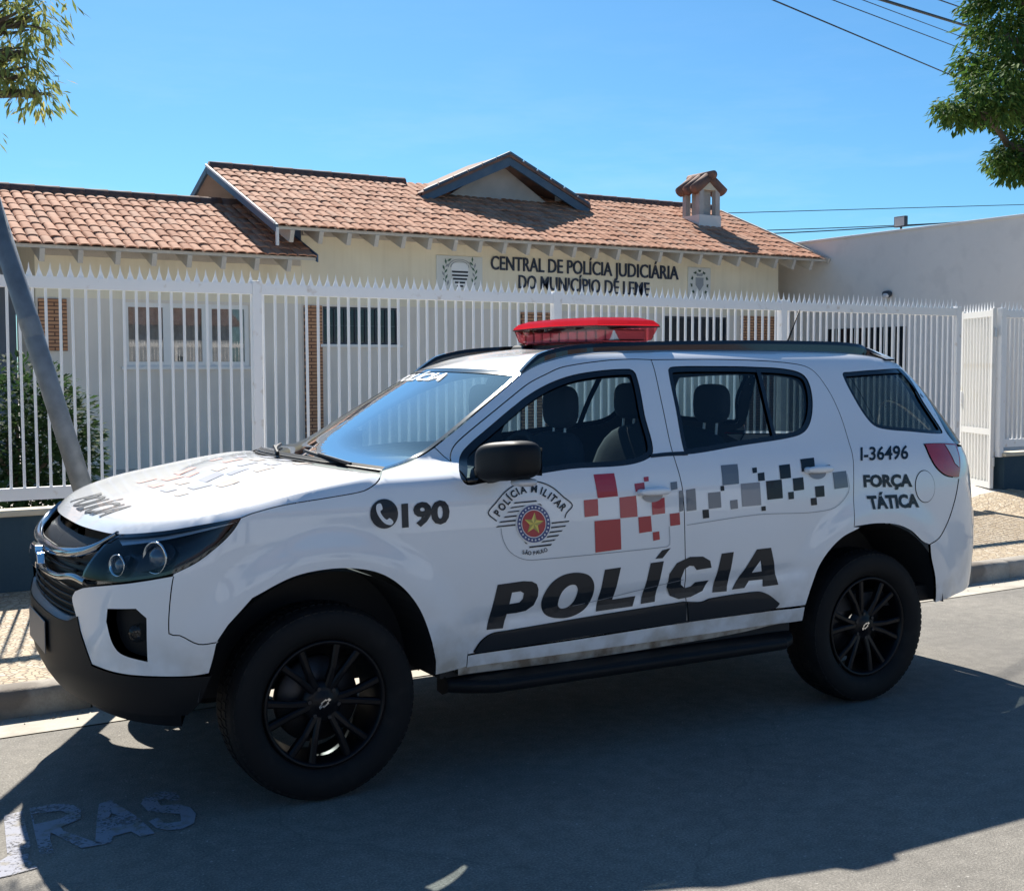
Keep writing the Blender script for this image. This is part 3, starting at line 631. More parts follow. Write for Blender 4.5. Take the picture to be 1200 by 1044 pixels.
# headlamps
def projector(px,r):
    u,z=inv(*px)
    for sd,p in zip(BOTH,hb):
        c=Soff(u,z,-.040); a=nrm((-.86,.48,.02)); b=nrm(cross(a,(0,0,1))); up=cross(b,a); V=[];F=[]; n=28
        prof=[(1.0,.006),(1.05,.016),(.98,.020),(.90,.010),(.80,-.012),(.55,-.03)]
        for i in range(n):
            t=2*math.pi*i/n
            for rr_,h in prof: V.append(tuple(c[m_]+(b[m_]*math.cos(t)+up[m_]*math.sin(t))*r*rr_+a[m_]*h for m_ in range(3)))
        k=len(prof)
        for i in range(n):
            for j in range(k-1): F.append((i*k+j,((i+1)%n)*k+j,((i+1)%n)*k+j+1,i*k+j+1))
        obj('bezel_ring',[L(q,sd) for q in V],F,'chrome',p,True)
        V,F=ellipsoid(vadd(c,a,-.012),(r*.72,r*.72,r*.72),2,20,12); obj('projector_lens',[L(q,sd) for q in V],F,'projector_glass',p,True)
hl=inset(loop_of([UZ(HL_TOP),UZ(HL_LOW),UZ(HL_IN)],.02),.002)
hb=surf('headlamp',inset(hl,.004),[],'lens_inner',CAR,-.055,0,.04,BOTH)
surf('lens',hl,[],'lamp_glass',tuple(hb),.001,0,.03,BOTH)
surf('bezel',hl,[inset(hl,.012)],'black_gloss',tuple(hb),.0005,.06,.03,BOTH)
eye=crom(UZ([z5(440,355),z5(480,275),z5(540,225),z5(590,225),z5(618,270),z5(590,320),z5(520,350)]),.012,True)
eye=loop_of([eye],.012); surf('reflector',eye,[],'steel_dark',tuple(hb),-.034,.02,.02,BOTH)
ey2=loop_of([UZ([z5(310,358),z5(345,300),z5(415,275),z5(395,330),z5(360,362)])],.012); surf('reflector',ey2,[],'steel_dark',tuple(hb),-.034,.02,.02,BOTH)
projector(z5(535,288),.058); projector(z5(365,318),.040)
st=loop_of([UZ([z5(385,212),z5(560,200),z5(750,170),z5(895,140)]),UZ([z5(900,150),z5(750,186),z5(560,222),z5(400,240)])],.015); surf('light_strip',st,[],'silver',tuple(hb),-.012,.004,.02,BOTH)
# grille: dark net behind chrome bars
hi=UZ(HL_IN)
gr=loop_of([[hi[3],(-1.15,1.035),(-1.35,1.03),(UF+.001,1.03)],[(UF+.001,.70),(-1.2,.705),(WBL[2][0]-.02,.72)],[(WBL[2][0]-.02,.72),UZ([z5(197,470)])[0],UZ([z5(208,440)])[0],hi[0]],hi],.03)
gro=surf('grille',gr,[],'black_plastic',CAR,-.035,.0,.05,BOTH)
for k,zz in enumerate((.735,.765,.795,.825,.90,.93,.96)):
    for sd,p in zip(BOTH,gro):
        u1=-1.10 if zz<.84 else -1.12
        pts=[L(Soff(UF+.001+(u1-UF)*i/14,zz,-.022),sd) for i in range(15)]; MB().tube(pts,.006,6).build('grille_slat','black_plastic',p,True)
def strip(name,cl,h,off,m,par,dep=.02):   # a bar following the nose: centre line in (u,z), height h
    for sd,p in zip(BOTH,par):
        mb=MB(); V=[];F=[]
        for (u,z,hh) in cl:
            for a,o in ((-.5,off-dep),(-.5,off),(-.2,off+.006),(.2,off+.006),(.5,off),(.5,off-dep)): V.append(L(Soff(u,z+a*hh,o),sd))
        n=6
        for i in range(len(cl)-1):
            for j in range(n-1):
                q=(i*n+j,(i+1)*n+j,(i+1)*n+j+1,i*n+j+1); F.append(q if sd==-1 else q[::-1])
        obj(name,V,F,m,p,True)
ci=UZ([z5(388,198),z5(320,240),z5(240,270)])
strip('chrome_bar',[(a[0],a[1],b[1]) for a,b in zip(crom([ci[0],ci[1],ci[2],(-1.25,.955),(-1.42,.945),(UF+.001,.945)],.03),crom([(0,.012),(1,.03),(2,.034),(3,.034),(4,.036),(5,.036)],.2)+[(5,.036)]*40)],0,.004,'shaded_chrome',gro)
ci=UZ([z5(250,405),z5(200,380)])
strip('chrome_bar',[(a[0],a[1],.026) for a in crom([ci[0],ci[1],(-1.25,.862),(-1.42,.858),(UF+.001,.858)],.03)],0,.004,'shaded_chrome',gro)
xb=S(UF,.9)[0]-.02
bt=[(-.11,-.022),(-.055,-.022),(-.05,-.045),(.05,-.045),(.055,-.022),(.11,-.022),(.095,.022),(.05,.022),(.05,.045),(-.05,.045),(-.055,.022),(-.095,.022)]
e=MB().prism([(y,z+.902) for y,z in bt],xb-.012,xb+.02,0).build('front_emblem','chrome',CAR); bevel(e,.004)
# --- sheets over a plan outline (bonnet, roof)
def sheet(name,B,m,crown,R,H,parent=CAR,grid=.045,off=0.0):
    P2=[(p[0],p[1]) for p in B]
    if area(P2)<0: B=B[::-1]; P2=P2[::-1]
    RS=[]
    for i in range(len(B)):
        a,b=B[i],B[(i+1)%len(B)]; k=max(1,int(math.dist(a[:2],b[:2])/.009))
        RS+=[tuple(a[m_]+(b[m_]-a[m_])*j/k for m_ in range(3)) for j in range(k)]
    def zf(x,y,exact=None):
        sw=sz=0; dm=9
        for qx,qy,qz in RS:
            d=math.hypot(x-qx,y-qy)
            if d<dm: dm=d
            w=1/(d+.02)**3; sw+=w; sz+=w*qz
        t=min(1,dm/R); zb=sz/sw
        if callable(H): return zb+max(.004,H(x)-zb)*(1-(1-t)**2.2)+crown*max(0,1-(y/.8)**2)*min(1,dm/.25)
        return zb+H*(1-(1-t)**2.2)+crown*max(0,1-(y/.8)**2)*min(1,dm/.25)
    pts,F=cdt(P2,[],grid); V=[]
    bd={(round(q[0],5),round(q[1],5)):B[i][2] for i,q in enumerate(P2)}
    for x,y in pts:
        z=bd.get((round(x,5),round(y,5)))
        V.append((x,-y,(zf(x,y) if z is None else z)+off))
    return obj(name,V,[t[::-1] for t in F],m,parent,True),zf
def mir(c): return [(p[0],-p[1],p[2]) for p in c[::-1]]
sh=[S(u,z) for u,z in crom(UZ(SHUT),.03)]
hp=UZ(HL_TOP[::-1])
fr=[S(u,z) for u,z in crom([hp[0],hp[1],hp[2],hp[3],(-1.15,1.042),(-1.35,1.04),(UF+.001,1.04)],.03)]
half=[vadd(p,(0,-.003,.001)) for p in sh[1:]]+fr[1:]
cr_=sh[0]; ncow=15; ccx=cr_[0]-.15; ccz=cr_[2]+.012
cow=[(cr_[0]-.15*(1-(v*v)),cr_[1]*v,cr_[2]-.012+.02*(1-v*v)) for v in [1-2*i/(2*ncow) for i in range(2*ncow+1)]]   # near -> far
Bn=half+mir(half)[1:]+cow[::-1]
bd=[Bn[0]]
for q in Bn[1:]:
    if math.hypot(q[0]-bd[-1][0],q[1]-bd[-1][1])>.006: bd.append(q)
if math.hypot(bd[0][0]-bd[-1][0],bd[0][1]-bd[-1][1])<.006: bd.pop()
BTOP=Curve1([(-.80,1.045),(-.70,1.08),(-.5,1.122),(-.25,1.172),(.03,1.220),(.28,1.250)])
bonnet,bz=sheet('bonnet',bd,'car_white',.010,.06,BTOP,grid=.024)
# roof
re=[S(u,z) for u,z in crom(UZ(ROOF_EDGE),.04)]
fz=[(re[0][0]-.10*(1-v*v),re[0][1]*v,re[0][2]+.022*(1-v*v)) for v in [1-i/9 for i in range(19)]]
bk=[(re[-1][0]+.12*(1-v*v),re[-1][1]*v,re[-1][2]+.03*(1-v*v)) for v in [1-i/9 for i in range(19)]]
Rb=re+bk[1:-1]+mir(re)+fz[1:-1][::-1]
roof,rz=sheet('roof',Rb,'car_white',.022,.35,.028,grid=.07)
roofl,_=sheet('roof_lining',Rb,'interior',.022,.35,.028,grid=.15,off=-.035)
# windshield
wsb=[S(u,z) for u,z in crom(UZ(WS_EDGE),.03)]
def wshield(name,edge,m,v0,v1,t0,t1,off,nv=24,par=CAR):
    n=len(edge); V=[];F=[]; T=[t0+(t1-t0)*i/28 for i in range(29)]
    for t in T:
        i=min(n-2,int(t*(n-1))); k=t*(n-1)-i; e=tuple(edge[i][m_]+(edge[i+1][m_]-edge[i][m_])*k for m_ in range(3))
        bx=.15*(1-t)+.10*t; bzz=.02
        for j in range(nv+1):
            v=v0+(v1-v0)*j/nv; V.append((e[0]-bx*(1-v*v)-off*.75,-e[1]*v,e[2]+bzz*(1-v*v)+off*.65))
    for i in range(28):
        for j in range(nv):
            a=i*(nv+1)+j; F.append((a,a+1,a+nv+2,a+nv+1))
    return obj(name,V,F,m,par,True),V
ws,_=wshield('windshield',wsb,'windshield_glass',-1,1,0,1,0)
for (a,b,c,d) in ((-.995,-.965,0,.985),(.965,.995,0,.985),(-.99,.99,.965,.99),(-1,1,0,.055)): wshield('windshield_seal',wsb,'black_gloss',a,b,c,d,.003,par=ws)
cwl=[]
mb=MB(); V=[];F=[]
for i in range(31):
    v=1-i/15; V+= [(cr_[0]-.15*(1-v*v)-.004,-cr_[1]*v*.985,cr_[2]-.006+.02*(1-v*v)),(wsb[0][0]-.15*(1-v*v)+.02,-wsb[0][1]*v*.985,wsb[0][2]+.014+.02*(1-v*v))]
for i in range(30): F.append((2*i,2*i+2,2*i+3,2*i+1))
obj('cowl',V,F,'black_plastic',CAR)
# windshield lettering and wipers
def ws_pt(v,t,off=.004):
    n=len(wsb); i=min(n-2,int(t*(n-1))); k=t*(n-1)-i; e=tuple(wsb[i][m_]+(wsb[i+1][m_]-wsb[i][m_])*k for m_ in range(3)); bx=.15*(1-t)+.10*t
    return (e[0]-bx*(1-v*v)-off*.75,-e[1]*v,e[2]+.02*(1-v*v)+off*.65)
V,Fc=text_quad('POLÍCIA',[(-.86,.875),(.22,.875),(.28,.95),(-.80,.95)],.03)
obj('windshield_lettering',[ws_pt(a,b) for a,b,_ in V],Fc,'decal_white',ws)
for (va,ta,vb,tb) in ((.74,.015,.12,.10),(-.05,.015,-.66,.13)):
    A,B_=ws_pt(va,ta,.02),ws_pt(vb,tb,.018); Mi=tuple((A[i]+B_[i])/2 for i in range(3))
    w=MB(); w.tube([ws_pt(va+(vb-va)*i/10,ta+(tb-ta)*i/10,.016) for i in range(11)],.008,6); w.tube([ws_pt(va*.7+vb*.3+.25,0.0,.02),ws_pt((va+vb)/2,(ta+tb)/2,.028)],.007,6)
    w.build('wiper','black_plastic',CAR)
# --- roof rails and antenna
for sd in BOTH:
    pr=crom([(u,z) for u,z in UZ([(612,437.5),(622,429),(638,419.5),(672,411.5),(740,407.5),(815,406),(893,405.5),(985,408),(1022,413),(1043,424)])],.04)
    V=[];F=[];n=len(pr)
    for i,(u,z) in enumerate(pr):
        p=Soff(u,min(z,1.742),0); k=min(1,min(i,n-1-i)/4); 
        for a,b in ((.022,-.028),(.020,.012),(.008,.030),(-.018,.030),(-.03,.012),(-.03,-.028)): V.append(L((p[0],p[1]-.02+a,z-.004+b*(.35+.65*k)),sd))
    for i in range(n-1):
        for j in range(6):
            q=(i*6+j,i*6+(j+1)%6,(i+1)*6+(j+1)%6,(i+1)*6+j); F.append(q)
    F+= [tuple(range(6)),tuple((n-1)*6+j for j in range(6))]
    obj('roof_rail',V,F,'black_gloss',CAR,False)
ab=onN(921,401,.0); 
A0=(ab[0],0.0,1.775); T=onN(937,363,0.0); A1=(T[0],0.0,T[2])
an=MB(); an.tube([A0,tuple(A0[i]+(A1[i]-A0[i])*.5 for i in range(3)),A1],[.006,.0045,.003],6); an.add(*ellipsoid((A0[0],0,A0[2]-.01),(.05,.025,.022),2)); an.build('antenna','black_plastic',CAR,True)
# --- light bar
LB=empty('light_bar',(1.72,0,0),0,parent=CAR)
def lb_outline(hw,hx,cut):   # plan outline, a long bar with chamfered front corners
    return [(-hx+.05*0,-hw+cut),(-hx,-hw*.4),(-hx-.012,0),(-hx,hw*.4),(-hx,hw-cut),(-hx+cut*.9,hw),(hx-.04,hw),(hx,hw-.05),(hx,0),(hx,-hw+.05),(hx-.04,-hw),(-hx+cut*.9,-hw)]
def lb_layer(name,zs,m,par,smooth=False):
    V=[];F=[]; n=12
    for (z,hw,hx,cut) in zs:
        for x,y in lb_outline(hw,hx,cut): V.append((x,y,z+ .012*(1-(y/.6)**2)))
    for i in range(len(zs)-1):
        for j in range(n): F.append((i*n+j,i*n+(j+1)%n,(i+1)*n+(j+1)%n,(i+1)*n+j))
    F.append(tuple((len(zs)-1)*n+j for j in range(n))); F.append(tuple(range(n)))
    return obj(name,V,F,m,par,smooth)
ZL=1.772
lb_layer('lower_lens',[(ZL+.0,.445,.120,.09),(ZL+.014,.475,.142,.10),(ZL+.075,.51,.155,.11)],'pink_lens',LB)
bevel(lb_layer('upper_lens',[(ZL+.0755,.512,.157,.11),(ZL+.083,.515,.159,.11),(ZL+.104,.49,.142,.11),(ZL+.118,.42,.11,.10)],'red_dome',LB),.006)
lb_layer('gasket',[(ZL+.0725,.516,.160,.11),(ZL+.0785,.517,.161,.11)],'interior',LB)
for i,y in enumerate(tuple(-.42+.084*k for k in range(11))):
    b=MB().box((-.10,y-.034,ZL+.014),(.08,y+.034,ZL+.066)).build('lamp_module','clear_lens' if i%3 else 'silver',LB); bevel(b,.006)
MB().box((-.07,-.44,ZL-.012),(.09,.44,ZL+.004)).build('base_plate','steel_dark',LB)
for sy in (-1,1):
    f=MB().prism([(-.11,ZL+.006),(.10,ZL+.006),(.14,1.727),(-.15,1.722)],sy*.36,sy*.50,1).build('mounting_foot','black_plastic',LB); bevel(f,.012)
# --- mirrors
for sd in BOTH:
    mr=empty('wing_mirror',L((.70,.97,1.27) if sd==1 else (.80,.84,1.25),sd),0,parent=CAR)
    c=(0,.10,.02); V,F=ellipsoid(c,(.075,.125,.078),3.6,28,16)
    V=[(p[0]+(.035*(p[1]-.1)/.12),p[1],p[2]+.012*(p[1]-.1)/.12) for p in V]
    obj('housing',[L(p,sd) for p in V],F,'black_plastic',mr,True)
    obj('glass',[L(p,sd) for p in ((.078,.0,-.04),(.098,.20,-.035),(.098,.20,.075),(.078,.0,.075))],[(0,1,2,3)],'chrome',mr)
    ar=MB().tube([L((.0,-.14,-.055),sd),L((.0,-.02,-.04),sd),L((0,.05,-.03),sd)],[.045,.035,.03],10).build('arm','black_plastic',mr,True)
    V,F=ellipsoid((.045,.15,-.062),(.05,.045,.016),3,16,8); obj('turn_signal',[L(p,sd) for p in V],F,'clear_lens',mr,True)
# --- running boards
for sd in BOTH:
    rb_=MB(); V=[];F=[]; xs=[.52,.60,.70,1.2,1.8,2.22,2.30,2.36]; ins=[.12,.05,.0,0,0,0,.05,.12]; n=6
    for x,i_ in zip(xs,ins):
        for (y,z) in ((.80,.405),(.985-i_,.40),(1.005-i_,.385),(1.0-i_,.355),(.96-i_,.34),(.80,.345)): V.append(L((x,max(.80,y),z),sd))
    for i in range(len(xs)-1):
        for j in range(n):
            q=(i*n+j,i*n+(j+1)%n,(i+1)*n+(j+1)%n,(i+1)*n+j); F.append(q)
    F+=[tuple(range(n)),tuple((len(xs)-1)*n+j for j in range(n))]
    r_=obj('running_board',V,F,'black_plastic',CAR); bevel(r_,.01)
    for x in (.8,1.45,2.1): MB().box(*[L((x-.03,.55,.40),sd) if sd==-1 else L((x-.03,.85,.40),sd),L((x+.03,.85,.43),sd) if sd==-1 else L((x+.03,.55,.43),sd)]).build('bracket','black_plastic',r_)
# --- wheels
def lathe(prof,n=64):    # prof: (radius, n-offset)
    V=[];F=[];k=len(prof)
    for i in range(n):
        a=2*math.pi*i/n
        for r,y in prof: V.append((r*math.sin(a),y,r*math.cos(a)))
    for i in range(n):
        for j in range(k-1): F.append((i*k+j,((i+1)%n)*k+j,((i+1)%n)*k+j+1,i*k+j+1))
    return V,F
R0=.374
tyre_p=[(.243,.085),(.262,.112),(.285,.126),(.315,.131),(.345,.127),(.362,.117),(.371,.10),(.375,.07),(.376,0),(.375,-.07),(.371,-.10),(.345,-.127),(.285,-.126),(.243,-.09)]
tyre_p=[(r_,y_*.92) for r_,y_ in tyre_p]
tv,tf=lathe(tyre_p,72)
tread=MB()
for i in range(72):
    a=2*math.pi*i/72
    for (y0,y1,da) in ((-.108,-.058,.0),(-.048,-.005,.03),(.005,.048,.0),(.058,.110,.03)):
        b=a+da; d=.030; V=[]
        for r in (.366,.3795 if abs(y0)<.055 else .3775):
            for ang,y in ((b-d,y0),(b+d,y0),(b+d,y1),(b-d,y1)):
                rr=r-(.014 if abs(y)>.105 else 0); V.append((rr*math.sin(ang),y,rr*math.cos(ang)))
        tread.add(V,[(4,5,6,7),(0,1,5,4),(1,2,6,5),(2,3,7,6),(3,0,4,7)])
tyre_me=mesh('tyre',tv+tread.v,tf+[tuple(i+len(tv) for i in q) for q in tread.f],'rubber')
for p in tyre_me.polygons[:len(tf)]: p.use_smooth=True
rv,rf=lathe([(.236,.075),(.247,.092),(.247,.098),(.240,.102),(.232,.096),(.226,.07),(.218,.0),(.215,-.09)],64); rim_me=mesh('rim_barrel',rv,rf,'rim_black',True)
sp=MB()
for k in range(6):
    for s_ in (-1,1):
        a0=2*math.pi*k/6+.26; 
        for (r0,r1,y0,y1,w0,w1,o0,o1) in ((.05,.14,.072,.086,.032,.026,.10,.155),(.14,.232,.086,.090,.026,.030,.155,.20)):
            V=[]
            for r,y,w,o in ((r0,y0,w0,o0),(r1,y1,w1,o1)):
                a=a0+s_*o; t=(math.cos(a),-math.sin(a)); d=(math.sin(a),math.cos(a))
                for q,dy in ((-.5,-.03),(-.5,-.006),(-.25,0),(.25,0),(.5,-.006),(.5,-.03)): V.append((d[0]*r+t[0]*w*q,y+dy,d[1]*r+t[1]*w*q))
            sp.add(V,[(j,j+1,j+7,j+6) for j in range(5)])
spoke_me=mesh('spokes',sp.v,sp.f,'rim_black')
hv,hf=lathe([(.0,.082),(.033,.082),(.040,.076),(.055,.074),(.075,.068),(.085,.05)],40); hub_me=mesh('hub',hv,hf,'rim_black',True)
dv,df=lathe([(.05,.005),(.165,.005),(.17,-.01),(.17,-.03)],40); disc_me=mesh('brake_disc',dv,df,'steel_dark',True)
nv_,nf_=lathe([(.0,.080),(.008,.080),(.010,.076),(.010,.06)],6); nut_me=mesh('wheel_nut',nv_,nf_,'steel_dark')
e_=MB(); sc=.26; bt2=[(a*sc,b*sc) for a,b in bt]; inn2=[(a*.62*sc,b*.55*sc) for a,b in bt]; nb=len(bt2)
e_.add([(a,.0835,b) for a,b in bt2]+[(a,.0835,b) for a,b in inn2],[(i,(i+1)%nb,nb+(i+1)%nb,nb+i) for i in range(nb)]); em_me=mesh('hub_emblem',e_.v,e_.f,'chrome')
for (x,sd,rot) in ((0,1,.35),(2.845,1,.1),(0,-1,.5),(2.845,-1,.9)):
    w=empty('wheel',L((x,.795,R0),sd),0,parent=CAR); w.rotation_euler=(0,rot,math.pi if sd==1 else 0)
    if sd==1: w.rotation_euler=(0,0,math.pi)
    for nm,me in (('tyre',tyre_me),('rim',rim_me),('spokes',spoke_me),('hub_cap',hub_me),('brake_disc',disc_me),('hub_emblem',em_me)): instance(nm,me,w,rot=(0,rot if nm!='hub_emblem' else .6,0))
    for k in range(6):
        a=2*math.pi*k/6+rot; instance('wheel_nut',nut_me,w,loc=(.060*math.sin(a),0.0,.060*math.cos(a)))
    # inner arch liner
    V=[];F=[]
    for i in range(25):
        a=.03*math.pi+math.pi*.94*i/24; rr=.50; 
        for y in (.925,.50): V.append(L((x-rr*math.cos(a),y,.41+rr*math.sin(a)*.96),sd))
    for i in range(24): F.append((2*i,2*i+1,2*i+3,2*i+2))
    V+= [L((x+dx,.52,z),sd) for dx,z in ((-.5,.45),(.5,.45),(.5,.93),(-.5,.93))]; F.append((50,51,52,53))
    obj('arch_liner',V,F,'interior',CAR)
# arch lips: a thin dark return behind the openings
# --- underbody, axle, lining
u_=MB(); u_.box((-.55,-.45,.34),(3.55,.45,.50)); u_.box((.50,-.86,.40),(2.36,.86,.47)); u_.build('underbody','interior',CAR)
MB().tube([(2.845,-.7,R0),(2.845,.7,R0)],.05,10).build('rear_axle','black_plastic',CAR); MB().tube([(0,-.7,R0),(0,.7,R0)],.035,10).build('front_axle','black_plastic',CAR)
lin=loop_of([UZ(SEAM_F[::-1][:5][::-1][::-1]),UZ(SEAM_A),UZ(SEAM_R[:9]),[(inv(1001,617)[0],.93),(2.2,.93),(2.2,.5)],UZ([(870,722),(676,750),(548,769)])],.04)
surf('door_lining',lin,[inset(wf,.015),inset(wr,.015)],'interior',CAR,-.045,0,.08,BOTH)
qlin=loop_of([UZ([(970,456),(985,487),(997,525),(1000.5,559)]),[(3.05,.95),(3.5,.95),(3.52,1.2)],UZ([TL[1],(1108,505),(1058,434),(1041,424)]),UZ([(985,417),(940,424)])],.04)
surf('quarter_lining',qlin,[inset(wq,.012)],'interior',CAR,-.04,0,.08,BOTH)
MB().prism([(.62,-.83),(3.45,-.83),(3.78,-.62),(3.84,0),(3.78,.62),(3.45,.83),(.62,.83)],.45,.53,2).build('cabin_floor','interior',CAR)
MB().box((.55,-.78,.45),(.60,.78,1.14)).build('firewall','interior',CAR)
d_=MB(); V=[];F=[]
prof=[(.42,1.19),(.62,1.215),(.86,1.225),(.98,1.20),(1.02,1.14),(.98,1.02),(.85,.85)]
for y in (-.72,-.5,0,.5,.72):
    for x,z in prof: V.append((x-.0*(y*y),y,z-(.02 if abs(y)>.6 else 0)))
for i in range(4):
    for j in range(6): F.append((i*7+j,i*7+j+1,(i+1)*7+j+1,(i+1)*7+j))
obj('dashboard',V,F,'dash',CAR,True)
t=[];  # steering wheel
for i in range(25):
    a=2*math.pi*i/24; t.append((1.10+.075*math.sin(a),-.38+.18*math.cos(a),1.19+.165*math.sin(a)))
s_=MB().tube(t,.016,8,False); s_.add(*ellipsoid((1.09,-.38,1.18),(.04,.07,.06),2.4)); s_.tube([(1.09,-.55,1.18),(1.09,-.21,1.18)],.014,6); s_.tube([(1.0,-.38,1.12),(1.09,-.38,1.18)],.03,8); s_.build('steering_wheel','interior',CAR,True)
def seat(name,x,y,w,n=1,par=CAR):
    o=empty(name,(x,y,.5),0,parent=par)
    V,F=ellipsoid((-.22,0,.28),(.28,w/2,.10),4); obj('cushion',V,F,'seat_cloth',o,True)
    V,F=ellipsoid((0,0,.53),(.075,w/2,.33),4); V=[(p[0]+.10*((p[2]-.3)/.5),p[1]*(1.0-.18*max(0,(p[2]-.5)/.36)),p[2]) for p in V]; obj('backrest',V,F,'seat_cloth',o,True)
    for k in range(n):
        yy=0 if n==1 else (-.36+.72*k/(n-1) if n==2 else -.38+.38*k)
        h=MB(); V,F=ellipsoid((.13,yy,.975),(.045,.125,.10),3.2); h.add(V,F); hr=h.build('headrest','seat_cloth',o,True)
        p_=MB(); p_.tube([(.12,yy-.05,.82),(.13,yy-.05,.93)],.007,6); p_.tube([(.12,yy+.05,.82),(.13,yy+.05,.93)],.007,6); p_.build('headrest_post','silver',o)
    return o
seat('front_seat',1.24,-.38,.50); seat('front_seat',1.24,.38,.50); seat('rear_bench',2.15,0,1.26,2)
for sd in BOTH: # B pillar trim
    P=[S(u,z) for u,z in UZ([(757,426),(770,470),(784,535)])]
    MB().tube([L(vadd(p,(0.01,-.06,0)),sd) for p in P],.035,8).build('pillar_trim','interior',CAR,True)
# --- lettering and emblems on the near flank
def decal(name,polys,m,par=CAR,off=.0022,grid=.025):
    V=[];F=[]
    for outer,holes in polys:
        o=[inv(*p) for p in outer]; o=o if area(o)>0 else o[::-1]; o=loop_of([o+[o[0]]] if False else [[o[i],o[(i+1)%len(o)]] for i in range(len(o))],.025)
        hs=[]
        for h in holes:
            q=[inv(*p) for p in h]; hs.append(q if area(q)>0 else q[::-1])
        pts,f=cdt(o,hs,grid); b=len(V); V+=[L(Soff(u,z,off)) for u,z in pts]; F+=[tuple(i+b for i in t) for t in f]
    return obj(name,V,F,m,par)
def rnd(pts,step=.9): return crom(pts,step*2.0,True)
dF0,dR0=dF[0],dR[0]
ZZ=lambda pts:[z4(*p) for p in pts]
decal('police_lettering',[(ZZ([(112,378),(190,367),(217,368),(232,376),(237,392),(235,414),(222,440),(198,457),(168,464),(140,467),(128,511),(78,516)]),[ZZ([(156,402),(182,398),(192,404),(189,421),(178,432),(148,437)])])],'decal_black')
decal('police_lettering',[(rnd(ZZ([(245,440),(255,405),(280,370),(315,348),(357,341),(392,350),(407,376),(402,412),(377,453),(335,476),(288,480),(256,468)])),[rnd(ZZ([(296,438),(308,402),(330,381),(350,379),(357,394),(346,425),(325,446),(304,450)]))])],'decal_black')
decal('police_lettering',[(ZZ([(440,332),(489,325),(462,423),(533,412),(524,444),(412,460)]),[])],'decal_black')
decal('police_lettering',[(ZZ([(580,312),(620,306),(592,430),(549,437)]),[]),(ZZ([(615,273),(641,266),(616,297),(594,299)]),[])],'decal_black')
decal('police_lettering',[(ZZ([(766,326),(720,333),(712,321),(699,320),(684,330),(673,358),(672,377),(684,388),(702,383),(715,370),(757,364),(738,397),(702,415),(665,422),(638,412),(628,385),(637,345),(660,312),(700,293),(740,292),(762,305)]),[])],'decal_black')
decal('police_lettering',[(ZZ([(797,283),(834,278),(812,398),(768,402)]),[])],'decal_black')
decal('police_lettering',[(ZZ([(905,270),(948,265),(970,378),(922,384),(922,362),(880,366),(866,388),(828,393)]),[ZZ([(889,341),(919,337),(916,303)])])],'decal_black')
RED=[[(405,42),(468,38),(480,108),(418,114)],[(375,120),(418,116),(420,167),(378,172)],[(484,112),(535,106),(540,170),(487,175)],[(408,184),(487,177),(490,270),(411,280)],[(542,172),(580,168),(584,215),(545,221)],[(530,70),(560,66),(562,86),(534,95)],[(558,50),(573,48),(574,62),(560,64)],[(582,118),(622,112),(624,160),(585,165)],[(586,218),(606,215),(608,240),(588,244)],[(638,162),(668,158),(670,195),(640,199)]]
for q in RED: decal('check_square',[(ZZ(q),[])],'decal_red',dF0)
GREY=[([(640,66),(660,63),(662,86),(642,90)],1,0),([(666,92),(678,90),(680,152),(668,156)],1,0),([(688,89),(716,84),(720,150),(690,154)],1,1),([(755,98),(793,94),(796,142),(758,147)],1,1),([(738,150),(757,148),(759,174),(740,176)],0,1),([(794,14),(845,10),(850,70),(800,75)],1,1),([(793,77),(804,76),(805,91),(794,92)],0,1),([(823,121),(845,118),(847,145),(825,148)],1,1),([(855,70),(913,65),(918,135),(860,140)],2,1),([(890,22),(904,20),(905,36),(892,38)],0,1),([(907,38),(927,35),(929,60),(909,62)],0,1),([(932,62),(980,57),(984,114),(937,119)],0,1),([(972,14),(1005,10),(1009,52),(976,56)],0,1),([(1014,54),(1046,50),(1049,88),(1017,92)],0,1),([(1000,96),(1017,94),(1018,116),(1002,118)],0,1),([(918,140),(931,138),(932,152),(919,153)],0,1)]
for q,c,d in GREY: decal('check_square',[(ZZ(q),[])],('decal_black','decal_grey','decal_grey2')[c],dR0 if d else dF0)
for q,c in (([(515,465),(557,460),(560,500),(520,503)],0),([(592,484),(606,482),(606,490),(592,491)],0),([(614,505),(655,500),(662,550),(620,556)],1),([(560,548),(588,545),(590,578),(563,581)],0),([(547,584),(565,582),(567,604),(549,606)],0)):
    decal('check_square',[([z3(*p) for p in q],[])],('decal_black','decal_grey')[c],dR0)
# faint outline of the reflective band
def line_px(name,pts,w,m,par,off=.0030,closed=False,step=.03):
    c=crom(UZ(pts),step,closed); n=len(c); V=[];F=[]
    for i in range(n):
        a=c[i-1] if (closed or i) else c[0]; b=c[(i+1)%n] if (closed or i<n-1) else c[-1]; d=(b[0]-a[0],b[1]-a[1]); l=math.hypot(*d) or 1; q=(-d[1]/l*w/2,d[0]/l*w/2)
        V+=[L(Soff(c[i][0]+q[0],c[i][1]+q[1],off)),L(Soff(c[i][0]-q[0],c[i][1]-q[1],off))]
    for i in range(n if closed else n-1): j=(i+1)%n; F.append((2*i,2*i+1,2*j+1,2*j))
    return obj(name,V,F,m,par)
line_px('band_outline',[z4(122,205),z4(128,240),z4(150,278),z4(190,300),z4(230,302),z4(630,262),z4(638,255),z4(636,200)],.0025,'decal_grey2',dF0)
line_px('band_outline',[z4(690,196),z4(900,165),z4(1130,148),z4(1185,95),z4(1180,40)],.0025,'decal_grey2',dR0)
line_px('press_line_shade',[z4(330,445),z4(420,425),z4(560,390),z4(680,362)],.002,'decal_grey2',dF0)  # grey line painted in for the shading along the pressed crease
